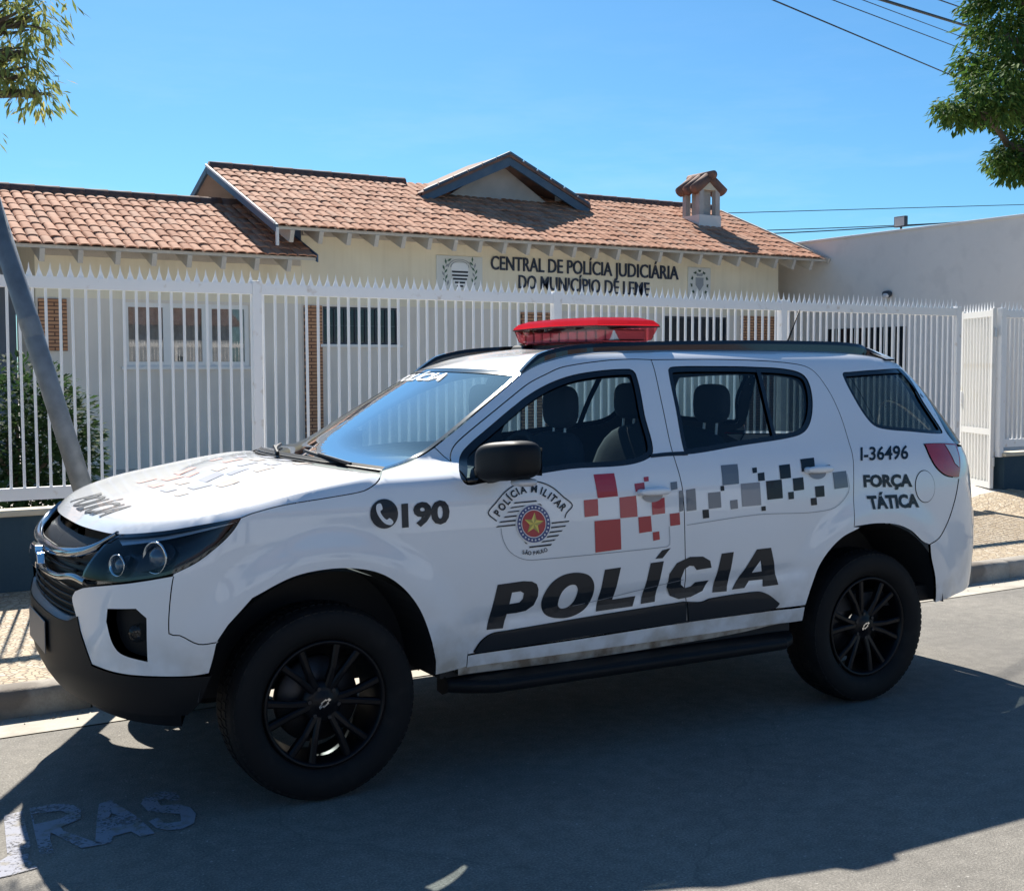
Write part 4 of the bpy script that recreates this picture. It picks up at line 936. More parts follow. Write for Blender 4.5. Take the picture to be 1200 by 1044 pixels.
# door crest
CR=empty('door_crest',L(S(*inv(625,613))),0,parent=dF0); CR.matrix_parent_inverse=Matrix.Identity(4)
CR.location=(0,0,0)
line_px('crest_banner',[z10(218,505),z10(120,412),z10(200,300),z10(330,152),z10(480,62),z10(610,40),z10(740,55),z10(870,112),z10(1000,222),z10(1104,320),z10(1034,415),z10(1016,468)],.0048,'decal_black',CR,step=.01)
for q in ([(430,285),(680,262),(695,278),(415,303)],[(395,340),(560,318),(520,337),(375,358)],[(355,395),(490,378),(475,394),(335,410)],[(315,450),(455,434),(450,452),(297,467)],[(265,508),(440,488),(440,507),(245,525)],[(228,562),(438,540),(438,558),(208,580)],[(860,520),(1072,498),(1060,515),(862,537)],[(855,573),(1033,553),(1020,570),(852,590)],[(840,628),(992,610),(978,627),(828,647)],[(812,680),(952,662),(935,682),(800,700)],[(760,738),(912,716),(890,735),(738,757)],[(600,802),(868,770),(850,792),(600,820)],[(690,305),(730,302),(755,330),(715,318)],[(535,740),(575,765),(590,770),(560,772)]):
    decal('crest_stripe',[([z10(*p) for p in q],[])],'decal_black',CR)
def ell(rx,ry,n=40): return [z10(650+rx*math.cos(2*math.pi*i/n),535+ry*math.sin(2*math.pi*i/n)) for i in range(n)]
decal('crest_disc',[(ell(205,232),[])],'decal_white',CR,.0034); decal('crest_ring',[(ell(194,220),[ell(146,166)])],'decal_blue',CR,.0042); decal('crest_field',[(ell(137,156),[])],'decal_red',CR,.0042)
for k in range(26):
    a=2*math.pi*k/26; cx_,cy_=650+170*math.cos(a),535+193*math.sin(a); decal('crest_star_dot',[([z10(cx_+12*math.cos(b),cy_+13*math.sin(b)) for b in (0,1.57,3.14,4.71)],[])],'decal_white',CR,.0050,0)
for k in range(5):
    a=-math.pi/2+.07+2*math.pi*k/5; tip=(650+118*math.cos(a),535+132*math.sin(a))
    for s_,mm in ((-1,'decal_yellow'),(1,'decal_olive')):
        b=a+s_*math.pi/5; decal('crest_star',[([z10(650,535),z10(*tip),z10(650+50*math.cos(b),535+56*math.sin(b))],[])],mm,CR,.0050,0)
def glyphs(s,cent,h,name,m,par,bold=.03,wx=.9):
    for ch,(cx_,cy_,ang) in zip(s,cent):
        V,Fc=text2d(ch,bold); y0,y1=caph(bold); xm=(min(v[0] for v in V)+max(v[0] for v in V))/2; k=h/(y1-y0); ca,sa=math.cos(ang),math.sin(ang); P=[]
        for v in V:
            a=(v[0]-xm)*k*wx; b=-(v[1]-(y0+y1)/2)*k; P.append(z10(cx_+a*ca-b*sa,cy_+a*sa+b*ca))
        obj(name,[L(Soff(*inv(*p),.0034)) for p in P],Fc,m,par)
glyphs('POLÍCIAMILITAR',[(228,410,-.95),(280,338,-.90),(335,275,-.85),(372,232,-.80),(415,190,-.66),(463,158,-.50),(527,140,-.25),(655,128,.08),(742,150,.30),(790,178,.52),(838,207,.62),(882,240,.72),(938,292,.80),(995,345,.88)],88,'crest_letter','decal_black',CR,.035,.85)
glyphs('SÃOPAULO',[(530,868,.12),(566,874,.10),(602,878,.05),(658,878,-.10),(692,870,-.16),(726,862,-.22),(758,852,-.26),(790,842,-.32)],46,'crest_letter','decal_black',CR,.02,.85)
def textpx(s,quad,name,m,par,bold=.03,off=.0030):
    V,Fc=text_quad(s,quad,bold); return obj(name,[L(Soff(*inv(a,b),off)) for a,b,_ in V],Fc,m,par)
textpx('190',[(471,618.5),(527,613),(526,585.5),(470,590.5)],'emergency_number','decal_black',CAR,.045)
textpx('I-36496',[(1008,540),(1064,538),(1064,522),(1008,524.5)],'fleet_number','decal_black',CAR,.02)
textpx('FORÇA',[(1012,571),(1069,570.5),(1068,555.5),(1011,556.5)],'unit_lettering','decal_black',CAR,.05); textpx('TÁTICA',[(1019,597),(1077,594.5),(1075.5,578.5),(1015,581)],'unit_lettering','decal_black',CAR,.05)
ph=[(449.8+16.3*math.cos(i*2*math.pi/40),602+17.3*math.sin(i*2*math.pi/40)) for i in range(40)]
ic=decal('phone_icon',[(ph,[])],'decal_black',CAR,.004,.02)
hs=lambda a,b:(449.8+a,602+b)
decal('phone_handset',[(rnd([hs(-9,-10.5),hs(-4.5,-12),hs(-2.2,-5.5),hs(-4.8,-3),hs(-2.2,2.5),hs(2.8,7),hs(6,5),hs(10.5,9.5),hs(7.8,13),hs(1,11.5),hs(-6,4),hs(-9.5,-4)]),[])],'decal_white',ic,.006,.015)
# bonnet graphics: faded checks and lettering near the leading edge
def bon(px,py):      # pixel -> bonnet sheet
    z=1.2
    for _ in range(25):
        p=onCz(px,py,z); z=z*.5+.5*bz(p[0],p[1])
    return (p[0],p[1])
def bpatch(name,poly,m):
    poly=poly if area(poly)>0 else poly[::-1]; lp=loop_of([[poly[i],poly[(i+1)%len(poly)]] for i in range(len(poly))],.03); pts,F=cdt(lp,[],.03)
    obj(name,[(x,-y,bz(x,y)+.0022) for x,y in pts],[t[::-1] for t in F],m,bonnet)
random.seed(3)
for i in range(7):
    for j in range(7):
        if (i+j)%2 or random.random()<.12: continue
        x=-.42+.083*i+random.uniform(-.004,.004); y=-.36+.11*j; s1=.083*random.choice((.98,.98,.6)); s2=.11*random.choice((.98,.98,.6))
        bpatch('check_square',[(x,y),(x+s1,y),(x+s1,y+s2),(x,y+s2)],'faded_glare_red' if j<3 and i<5 else ('faded_glare_grey' if (i*3+j)%3 else 'faded_glare_tan'))
V,Fc=text_quad('POLÍCIA',[(-.33,0),(.33,0),(.36,1),(-.30,1)],.02)
def subdiv(V,Fc,cuts=3):
    import bmesh
    bm=bmesh.new(); vs_=[bm.verts.new(v) for v in V]
    for f in Fc:
        try: bm.faces.new([vs_[i] for i in f])
        except ValueError: pass
    bmesh.ops.triangulate(bm,faces=bm.faces[:]); 
    for _ in range(3):
        le=[e for e in bm.edges if math.hypot(e.verts[0].co.x-e.verts[1].co.x,(e.verts[0].co.y-e.verts[1].co.y)*.13)>.03]
        if not le: break
        bmesh.ops.subdivide_edges(bm,edges=le,cuts=1); bmesh.ops.triangulate(bm,faces=bm.faces[:])
    bm.verts.index_update(); out=([tuple(v.co) for v in bm.verts],[tuple(v.index for v in f.verts) for f in bm.faces]); bm.free(); return out
V,Fc=subdiv(V,Fc)
def bl(a,b):
    x=-.70+.13*b-.03*(1-(a/.4)**2); return (x,-a,bz(x,a)+.0030)
obj('bonnet_lettering',[bl(a,b) for a,b,_ in V],Fc,'decal_black',bonnet)
# =====================  setting: ground, road, kerb, pavement  =====================
KY=6.15; FY=8.95
def sheetq(name,x0,x1,y0,y1,z,m,kind='structure',nx=1,ny=1,zf=None):
    V=[];F=[]
    for j in range(ny+1):
        for i in range(nx+1):
            x=x0+(x1-x0)*i/nx; y=y0+(y1-y0)*j/ny; V.append((x,y,z+(zf(x,y) if zf else 0)))
    for j in range(ny):
        for i in range(nx): a=j*(nx+1)+i; F.append((a,a+1,a+nx+2,a+nx+1))
    o=obj(name,V,F,m); o['kind']=kind; return o
sheetq('ground',-900,900,-900,900,-.05,'earth')
sheetq('road',-70,90,-9,5.84,0,'asphalt')
sheetq('gutter',-70,90,5.845,KY,.004,'gutter_concrete')
def wz(x,y):   # pavement height, with a little ramp up to the gate
    k=sstep(11.0,11.75,x)*sstep(12.75,12.0,x)*sstep(7.3,8.9,y); return .01*(y-KY)/2.8+.15*k
pv=sheetq('pavement',-30,40,KY+.15,FY-.05,.135,'mosaic_stone',nx=140,ny=14,zf=wz)
sheetq('yard',-30,40,FY-.05,60,.145,'yard_concrete',nx=140,ny=1,zf=lambda x,y:.15*sstep(11.0,11.75,x)*sstep(12.75,12.0,x) if y<20 else 0)
kb=empty('kerb',(0,KY,0)); kb['kind']='structure'
kmes=[]
for k in range(4):
    rr=random.Random(k); mb=MB(); n=6
    P=[]
    for i in range(n+1):
        x=.988*i/n; j=lambda s:rr.uniform(-s,s)
        P.append([(x,0+j(.004),-.02),(x,.006+j(.006),.085),(x,.018+j(.006),.122+j(.004)),(x,.035+j(.005),.136+j(.003)),(x,.152,.1375)])
    V=[q for p in P for q in p]; F=[(i*5+a,(i+1)*5+a,(i+1)*5+a+1,i*5+a+1) for i in range(n) for a in range(4)]+[(0,1,2,3,4),(n*5+4,n*5+3,n*5+2,n*5+1,n*5)]
    kmes.append(mesh('kerb_stone',V,F,'kerb_concrete',True))
for i in range(-14,36): instance('kerb_stone',kmes[i%4],kb,loc=(i*1.0+.34,0,0))
# unseen opposite side of the street, added for fill light and reflections
sheetq('opposite_pavement',-40,40,-12,-9.0,.12,'gutter_concrete')
for i,(x0,x1,h,mm,lab) in enumerate(((-16,-5.5,3.3,'opposite_paint','grey-blue house front across the street, added unseen behind the camera on the left'),(-5.0,5.2,3.0,'opposite_paint','grey house front directly across the street, added unseen behind the camera'),(5.8,17,3.4,'opposite_paint','grey-blue house front across the street, added unseen behind the camera on the right'))):
    hs_=empty('opposite_house',(x0,-12.0,.1),0,lab,'house','houses across the street'); W_=x1-x0
    MB().box((0,-5,0),(W_,0,h)).build('wall',mm,hs_)
    MB().prism([(-5.6,h),(.6,h),(-2.5,h+1.3)],-.3,W_+.3,0).build('roof','ridge_tile',hs_)
    for k in range(3):
        xx=W_*(.18+.3*k); MB().box((xx-.5,.002,.0 if k==1 else 1.0),(xx+.5,.03,2.15)).build('door' if k==1 else 'window','dark_pane' if k!=1 else 'bark',hs_)
# grit along the gutter
rg=random.Random(9); mb=MB()
for _ in range(900):
    x=rg.uniform(-.5,9.5); y=KY-.012-abs(rg.gauss(0,.06)); s=rg.uniform(.003,.009); z=.004
    mb.add([(x-s,y-s,z),(x+s,y-s*.6,z),(x+s*.4,y+s,z),(x,y,z+s*1.2)],[(0,1,3),(1,2,3),(2,0,3)])
gg=mb.build('gutter_grit','kerb_concrete'); tag(gg,'small grit and gravel lying in the gutter along the kerb','gravel',None,'stuff')
# road lettering (pixels -> road plane)
rt=empty('road_marking',onZ(130,970,0),0); rt['kind']='structure'
def onroad(pts,z): return [onZ(px,py,z) for px,py in pts]
def zr(x,y): return (x*260/1200,860+y*260/1200)
def road_poly(name,pts,z,m,holes=()):
    o=[onZ(*zr(*p),z)[:2] for p in pts]; o=o if area(o)>0 else o[::-1]; hs=[[onZ(*zr(*p),z)[:2] for p in h] for h in holes]
    pp,F=cdt(loop_of([[o[i],o[(i+1)%len(o)]] for i in range(len(o))],.1),hs,.08); c=rt.location; obj(name,[(x-c[0],y-c[1],z-c[2]) for x,y in pp],F,m,rt)
#road_poly('painted_band',[(-330,470),(-20,412),(330,345),(700,285),(1010,240),(1120,330),(1150,480),(700,610),(300,700),(-60,775),(-400,850)],.004,'road_blue')
road_poly('road_letter',[(160,400),(300,375),(395,380),(437,410),(436,455),(330,500),(340,520),(500,577),(580,590),(440,614),(275,530),(270,560),(292,640),(215,650),(185,520)],.004,'road_white',[[(180,430),(330,412),(370,430),(330,455),(185,487)]])
road_poly('road_letter',[(535,375),(600,357),(720,430),(755,455),(838,535),(760,553),(710,525),(610,550),(600,585),(515,590),(520,500)],.004,'road_white',[[(585,455),(640,440),(600,425)]])
road_poly('road_letter',[(985,352),(925,360),(890,345),(850,360),(870,385),(960,378),(1030,395),(1060,430),(1050,480),(980,512),(905,518),(845,505),(805,470),(850,450),(900,482),(980,470),(975,430),(880,425),(800,415),(762,375),(790,330),(870,308),(950,315)],.004,'road_white')
road_poly('road_letter',[(-250,480),(-190,470),(-150,690),(-60,720),(40,660),(20,440),(120,415),(165,600),(150,680),(205,720),(60,760),(-120,800),(-230,720)],.004,'road_white')
# =====================  low wall, fence, gate  =====================
def low_wall(x0,x1,label):
    w=empty('low_wall',(x0,FY,.1),0,label,'wall'); MB().box((0,-.06,0),(x1-x0,.10,.56)).build('wall_body','low_wall_paint',w)
    c=MB().box((-.01,-.085,.561),(x1-x0+.01,.12,.602)).build('coping','cap_cream',w); bevel(c,.008)
low_wall(-6,11.06,'dark slate painted low wall with cream coping under the long white fence'); low_wall(11.90,24,'dark slate painted low wall to the right of the open gate')
spike_me=mesh('spike',[(-.024,-.003,0),(.024,-.003,0),(.024,.003,0),(-.024,.003,0),(-.006,-.003,.055),(.006,-.003,.055),(.006,.003,.055),(-.006,.003,.055),(0,0,.105)],[(0,1,5,4),(1,2,6,5),(2,3,7,6),(3,0,4,7),(4,5,8),(5,6,8),(6,7,8),(7,4,8),(3,2,1,0)],'fence_white')
bar_me=MB().box((-.0085,-.0085,0),(.0085,.0085,1.40)); bar_me=mesh('bar',bar_me.v,bar_me.f,'fence_white')
def fence(x0,x1,posts,label,sp=.0868,ss=.0685,z0=.764):
    f=empty('railing_fence',(x0,FY,z0),0,label,'fence'); 
    MB().box((0,-.02,0),(x1-x0,.02,.085)).build('bottom_rail','fence_white',f); MB().box((0,-.022,1.455),(x1-x0,.022,1.535)).build('top_rail','fence_white',f)
    for p in posts: bevel(MB().box((p-x0-.036,-.034,-.11),(p-x0+.036,.034,1.556)).build('post','fence_white',f),.004)
    rr=random.Random(5)
    n=int((x1-x0)/sp)
    for i in range(n):
        x=x0+sp*(i+.5)
        if any(abs(x-p)<.045 for p in posts): continue
        o=instance('bar',bar_me,f,loc=(x-x0,rr.uniform(-.002,.002),.075),rot=(0,rr.uniform(-.004,.004),0))
    n=int((x1-x0)/ss)
    for i in range(n):
        x=ss*(i+.5); instance('spike',spike_me,f,loc=(x,rr.uniform(-.003,.003),1.534),rot=(rr.uniform(-.03,.03),rr.uniform(-.045,.045),0),scale=(1,1,rr.uniform(.88,1.06)))
fence(.53,11.17,[.57,3.205,5.905,8.56,11.13],'long white steel railing fence with spear tips behind the police car')
fence(11.84,16.3,[11.88,14.5],'white spear-tipped railing fence to the right of the open gate',.078,.0685)
HG=(11.80,FY+.03,.30)
gt=empty('gate_leaf',HG,math.radians(90-29),'open white steel gate leaf swung inward with rusty stain','gate')
gw=.86; g=MB(); g.box((0,-.02,0),(.05,.02,2.02)); g.box((gw-.05,-.02,0),(gw,.02,2.02)); g.box((.05,-.019,0),(gw-.05,.019,.07)); g.box((.05,-.019,.60),(gw-.05,.019,.67)); g.box((.05,-.019,1.93),(gw-.05,.019,2.0)); g.build('gate_frame','gate_white',gt)
MB().box((.05,-.006,.07),(gw-.05,-.002,1.93)).build('backing_sheet','gate_white',gt)
gb=mesh('gate_bar',*(lambda b:(b.v,b.f))(MB().box((-.010,-.012,.065),(.010,.012,1.94))),'gate_white')
for i in range(9): instance('bar',gb,gt,loc=(.085+(gw-.17)*i/8,.006,0))
for i in range(11): instance('spike',spike_me,gt,loc=(.03+(gw-.06)*i/10,0,2.0),rot=(0,random.uniform(-.05,.05),0))
for z in (.25,1.7): MB().tube([(-.012,-.01,z),(-.012,-.01,z+.10)],.014,8).build('hinge','silver',gt)
bevel(MB().box((gw-.055,-.035,.93),(gw-.005,.035,1.08)).build('lock_box','fence_white',gt),.004)
# =====================  police building  =====================
BY=19.2; EY=18.5; SL=.405
BLD=empty('police_building',(3.5,BY,.14),0,'single-storey cream police station with clay tile roof and lettering on its front','building')
bo=Vector((3.5,BY,.14))
def B(mb): mb.v=[(p[0]-bo[0],p[1]-bo[1],p[2]-bo[2]) for p in mb.v]; return mb
def wall_open(x0,x1,z0,z1,y,ops,dep=.16):
    xs=sorted({x0,x1}|{o[0] for o in ops}|{o[1] for o in ops}); zs=sorted({z0,z1}|{o[2] for o in ops}|{o[3] for o in ops}); mb=MB()
    for i in range(len(xs)-1):
        for j in range(len(zs)-1):
            cx_,cz_=(xs[i]+xs[i+1])/2,(zs[j]+zs[j+1])/2
            if any(o[0]<cx_<o[1] and o[2]<cz_<o[3] for o in ops): continue
            mb.add([(xs[i],y,zs[j]),(xs[i+1],y,zs[j]),(xs[i+1],y,zs[j+1]),(xs[i],y,zs[j+1])],[(0,1,2,3)])
    for a,b,c,d in ops:
        mb.add([(a,y,c),(b,y,c),(b,y,d),(a,y,d),(a,y+dep,c),(b,y+dep,c),(b,y+dep,d),(a,y+dep,d)],[(0,4,5,1),(1,5,6,2),(2,6,7,3),(3,7,4,0)])
    return mb
W1=(4.775,6.758,1.72,2.70); W2=(8.026,9.421,2.087,2.712); W3=(15.175,16.85,1.75,2.70)
zoff=.14
def material_z(mb): return mb
fw_=wall_open(7.662,18.24,.1,4.02,BY,[W2,W3]); 
def fac(mb,name): # facade pieces keep world z in object space for the painted band
    o=mb; o.v=[(p[0]-bo[0],p[1]-bo[1],p[2]) for p in o.v]; ob=o.build(name,'facade_paint',BLD); ob.location=(0,0,-bo[2]); return ob
fac(fw_,'front_wall'); fac(wall_open(3.5,7.66,.1,3.62,BY,[W1]),'wing_wall')
sw=MB(); sw.add([(7.665,BY,.1),(7.665,25,.1),(7.665,25,3.9),(7.665,21.858,5.15),(7.665,BY,4.05)],[(0,1,2,3,4)][::-1]); gw_=fac(sw,'gable_wall'); gw_.data.materials[0]=M['porch_render_gable_shade']; sw=MB(); sw.add([(18.24,BY,.1),(18.24,25,.1),(18.24,25,3.9),(18.24,21.858,5.15),(18.24,BY,4.05)],[(0,1,2,3,4)]); fac(sw,'gable_wall')  # left gable wall darkened: deep shade under the verge put into its colour
s2=MB(); s2.add([(3.5,BY,.1),(3.5,20.8,.1),(3.5,20.8,4.1),(3.5,BY,3.6)],[(3,2,1,0)]); fac(s2,'porch_side')
B(MB().box((-4,20.8,.1),(3.49,20.95,4.2))).build('porch_wall','porch_render_gable_shade',BLD)
B(MB().box((7.7,24.9,.1),(18.2,25,3.9))).build('back_wall','grey_render',BLD)
B(MB().box((18.3,20.6,.1),(18.96,20.75,4.6))).build('end_wall','tan_render',BLD)
# brick screens
for (x0,x1,z0,z1) in ((7.69,8.0,.2,2.72),(11.9,12.62,.4,2.70),(17.2,18.2,.4,2.74),(3.53,3.93,1.95,2.72)):
    o=MB().box((0,0,0),(x1-x0,.05,z1-z0)).build('brick_screen','brick_screen',BLD); o.location=(x0-bo[0],BY-.045-bo[1],z0-bo[2])
o=MB().box((0,0,0),(.8,.05,.7)).build('brick_screen','brick_screen',BLD); o.location=(2.2-bo[0],20.75-bo[1],2.0-bo[2])
# windows
def window(op,cols,rows,frame,curt,fw=.05):
    w=empty('window',(op[0]-bo[0],0,op[2]-bo[2]),0,parent=BLD); W,H=op[1]-op[0],op[3]-op[2]; f=MB()
    f.box((0,.03,0),(W,.09,fw)); f.box((0,.03,H-fw),(W,.09,H)); f.box((0,.03,fw),(fw,.09,H-fw)); f.box((W-fw,.03,fw),(W,.09,H-fw)); f.build('window_frame',frame,w)
    cw=(W-2*fw)/cols; rh=(H-2*fw)/rows
    for i in range(1,cols): MB().box((fw+cw*i-(.08 if curt else fw/3),.035,fw),(fw+cw*i+(.08 if curt else fw/3),.085,H-fw)).build('mullion',frame,w)
    for j in range(1,rows): MB().box((fw,.045,fw+rh*j-fw/5),(W-fw,.075,fw+rh*j+fw/5)).build('transom',frame,w)
    for i in range(cols):
        for j in range(rows): MB().box((fw+cw*i+.002,.055,fw+rh*j+.002),(fw+cw*(i+1)-.002,.060,fw+rh*(j+1)-.002)).build('pane','pane' if curt else 'dark_pane',w)
    if curt:
        V=[];F=[]; n=90
        for i in range(n+1): x=fw+(W-2*fw)*i/n; y=.13+.02*math.sin(i*.9)+.008*math.sin(i*2.3); V+=[(x,y,0),(x,y,H)]
        for i in range(n): F.append((2*i,2*i+2,2*i+3,2*i+1))
        obj('curtain',V,F,'curtain',w,True)
    bevel(MB().box((-.06,-.05,-.05),(W+.06,.03,-.002)).build('sill','window_frame',w),.006)
window(W1,3,1,'window_frame',True,.07); window(W2,7,2,'iron_dark',False,.035); window(W3,8,2,'iron_dark',False,.035)
# ---- roofs
XL,XR_=6.99,18.90; ZE=3.93; RY=21.858; ZR=ZE+SL*(RY-EY)
WZE=3.466; WRY=21.18; WZR=WZE+SL*(WRY-EY)
def roofsheet(name,x0,x1,ze,yr,th=.05,m='eave_wood'):
    zr=ze+SL*(yr-EY); yb=2*yr-EY; mb=MB()
    mb.prism([(EY,ze-.02),(yr,zr-.02),(yb,ze-.02),(yb,ze-.02-th),(yr,zr-.02-th),(EY,ze-.02-th)],x0,x1,0); return B(mb).build(name,m,BLD)
rs=roofsheet('main_roof',XL,XR_,ZE,RY); wsr=roofsheet('wing_roof',-6,7.63,WZE,WRY)
# rafters and eave boards
def rafters(x0,x1,ze,st,par):
    n=int((x1-x0)/st)
    for i in range(n+1):
        x=x0+st*i; a=(x-bo[0],EY+.02-bo[1],ze-.175+SL*.02-bo[2]); b=(x-bo[0],BY+.0-bo[1],ze-.175+SL*(BY-EY)-bo[2]); MB().bar(a,b,.07,.20).build('rafter_tail','eave_wood',par)
rafters(XL+.25,XR_-.2,ZE,.49,rs); rafters(-5,7.55,WZE,.53,wsr)
B(MB().box((3.5,BY-.05,3.36),(7.63,BY-.003,3.70))).build('frieze_board','eave_wood',BLD)
B(MB().box((7.67,BY-.065,3.86),(18.2,BY-.003,4.14))).build('frieze_board','eave_wood',BLD)
# tiles
def tile_geo(rr,L_=.39,w=.168):
    V=[];F=[]; k=7
    for (t,sc,dz) in ((0.0,1.0,.010),(1.0,.86,.0)):
        for i in range(k):
            a=math.pi*i/(k-1); V.append((-w/2*sc*math.cos(a)*.98,t*L_,.032*sc*math.sin(a)**.75+dz))
    V+=[V[i] for i in range(k)]
    for i in range(k): a=math.pi*i/(k-1); V.append((-w/2*.9*math.cos(a),0,.032*.8*math.sin(a)**.75-.002))
    F=[(i,i+1,k+i+1,k+i) for i in range(k-1)]+[(3*k+i,3*k+i+1,2*k+i+1,2*k+i) for i in range(k-1)]
    return V,[f for f in F]
tr_=random.Random(11); tmes=[]
for k in range(8):
    V,F=tile_geo(tr_); tmes.append(mesh('roof_tile',V,F,'clay_tile',True,tint=[k/8.0]*len(V)))
angS=math.atan(SL)
def tile_spots(x0,x1,ze,yr,st=.166,rowp=.335):
    out=[]; ln=math.hypot(yr-EY,SL*(yr-EY)); nr=int(ln/rowp); nx=int((x1-x0)/st)
    for r in range(nr+1):
        for i in range(nx+1):
            d=r*rowp-.06; x=x0+st*(i+.5)
            if x>x1-.05: continue
            y=EY+d*math.cos(angS)+tr_.uniform(-.012,.012); z=ze+d*math.sin(angS)
            if d>ln-.25: continue
            out.append((x+tr_.uniform(-.008,.008),y,z+tr_.uniform(-.004,.006),tr_.uniform(-.03,.03)))
    return out
def in_frame(s):
    q=wproj(s[:3]); return -15<q[0]<1215
def gablet_cut(s): return False
main_t=[s for s in tile_spots(XL,XR_,ZE,RY)]; wing_t=[s for s in tile_spots(-1.0,7.62,WZE,WRY)]
alls=[(s,rs,0) for s in main_t if in_frame(s)]+[(s,wsr,1) for s in wing_t if in_frame(s)]
alls.sort(key=lambda a:math.dist(a[0][:3],CAM_P))
solo=alls[:300]; rest=alls[300:]+[(s,wsr,1) for s in wing_t if not in_frame(s)]
for i,(s,par,_) in enumerate(solo):
    instance('roof_tile',tmes[(i*5)%8],par,loc=(s[0]-bo[0],s[1]-bo[1],s[2]-bo[2]),rot=(angS,0,s[3]))
for par,flag in ((rs,0),(wsr,1)):
    mb=MB(); tint=[]
    for s,p,fl in rest:
        if fl!=flag: continue
        V,F=tile_geo(tr_); Mx=Matrix.Translation((s[0]-bo[0],s[1]-bo[1],s[2]-bo[2]))@Matrix.Rotation(s[3],4,'Z')@Matrix.Rotation(angS,4,'X')
        mb.add([tuple(Mx@Vector(v)) for v in V],F); tint+=[tr_.random()]*len(V)
    if mb.v: o=mb.build('roof_tiles','clay_tile',par,True,tint=tint); o['kind']='stuff'
# bed of clay under the covers (the channel tiles)
for (x0,x1,ze,yr,par) in ((XL+.01,XR_-.01,ZE,RY,rs),(-6,7.62,WZE,WRY,wsr)):
    zr=ze+SL*(yr-EY); yb=2*yr-EY
    mb=MB(); mb.add([(x0,EY-.03,ze-.017),(x1,EY-.03,ze-.017),(x1,yr,zr-.008),(x0,yr,zr-.008),(x0,yb,ze-.01),(x1,yb,ze-.01)],[(0,1,2,3),(3,2,5,4)]); B(mb).build('channel_tiles','ridge_tile',par)
# ridge tiles
rm=MB().tube([(0,0,0),(.42,0,.012)],.11,12,True); ridge_me=mesh('ridge_tile',rm.v,rm.f,'ridge_tile',True)
def ridge(x0,x1,y,z,par):
    n=int((x1-x0)/.385)
    for i in range(n+1): instance('ridge_tile',ridge_me,par,loc=(x0+.385*i-bo[0],y-bo[1],z-.01-bo[2]))
ridge(XL,10.55,RY,ZR,rs); ridge(14.4,XR_-.3,RY,ZR,rs); ridge(-5,7.3,WRY,WZR,wsr)
# barge boards of the main gable ends
for x in (XL-.03,XR_+.03):
    mb=MB(); yb=2*RY-EY
    for a,b in (((EY-.05,ZE-.06),(RY,ZR-.05)),((RY,ZR-.05),(yb,ZE-.06))): mb.bar((x,a[0],a[1]),(x,b[0],b[1]),.045,.12)
    B(mb).build('barge_board','fascia_blue' if x<10 else 'eave_wood',rs)
    if x<10:
        mb=MB(); mb.bar((x-.03,EY-.05,ZE+.02),(x-.03,RY,ZR+.03),.03,.035); B(mb).build('verge_trim','barge_white',rs)
B(MB().box((XL-.04,EY-.07,ZE-.33),(XL+.0,EY-.02,ZE-.05))).build('barge_end','barge_white',rs)
B(MB().prism([(EY-.04,WZE-.10),(EY-.04,WZE+.02),(WRY,WZR+.03),(WRY,WZR-.10)],7.632,7.655,0)).build('verge_board','fascia_blue',wsr)
# gablet facing the street
GYF=20.75; GW=21.15
gA=onY(597,181,GYF); gL=onY(494,224,GYF); gR=onY(691,244,GYF); gl_z=(gL[2]+gR[2])/2
gb_=empty('gablet',(gA[0]-bo[0],GYF-bo[1],0),0,parent=BLD)
def Bg(mb): mb.v=[(p[0]-gA[0],p[1]-GYF,p[2]-bo[2]) for p in mb.v]; return mb
hwid=(gR[0]-gL[0])/2
gl3=(gA[0]-hwid,gl_z); gr3=(gA[0]+hwid,gl_z); dn=.20
for a,b in ((gl3,(gA[0],gA[2])),((gA[0],gA[2]),gr3)):
    Bg(MB().prism([(a[0],a[1]),(b[0],b[1]),(b[0],b[1]-dn*1.15),(a[0],a[1]-dn)],GYF,GYF+.05,1)).build('barge_board','fascia_blue',gb_)
    Bg(MB().prism([(a[0],a[1]+.015),(b[0],b[1]+.015),(b[0],b[1]-.05),(a[0],a[1]-.05)],GYF-.03,22.4,1)).build('gablet_roof','ridge_tile',gb_)
Bg(MB().prism([(gl3[0]+.35,4.75),(gA[0],gA[2]-.12),(gr3[0]-.35,4.75)],GW,GW+.05,1)).build('gable_wall','gable_board',gb_)
Bg(MB().bar((gl3[0]+.1,GW-.03,gl_z-.06),(gr3[0]-.1,GW-.03,gl_z-.06),.05,.06)).build('tie_beam','fascia_blue',gb_)
for x,z in ((gA[0],gA[2]-.16),(gr3[0]-.55,gl_z+.16),(gl3[0]+.55,gl_z+.16)): Bg(MB().bar((x,GYF+.03,z),(x,GW,z),.09,.11)).build('purlin','gable_board',gb_)
for sgn in (-1,1):
    n=6
    for i in range(n): 
        t=i/n; p=(gA[0]+sgn*hwid*t,GYF-.02,gA[2]-(gA[2]-gl_z)*t+.03); q=(gA[0]+sgn*hwid*(t+.9/n),GYF-.02,gA[2]-(gA[2]-gl_z)*(t+.9/n)+.03); Bg(MB().tube([p,q],.03,8)).build('verge_tile','fascia_blue',gb_)
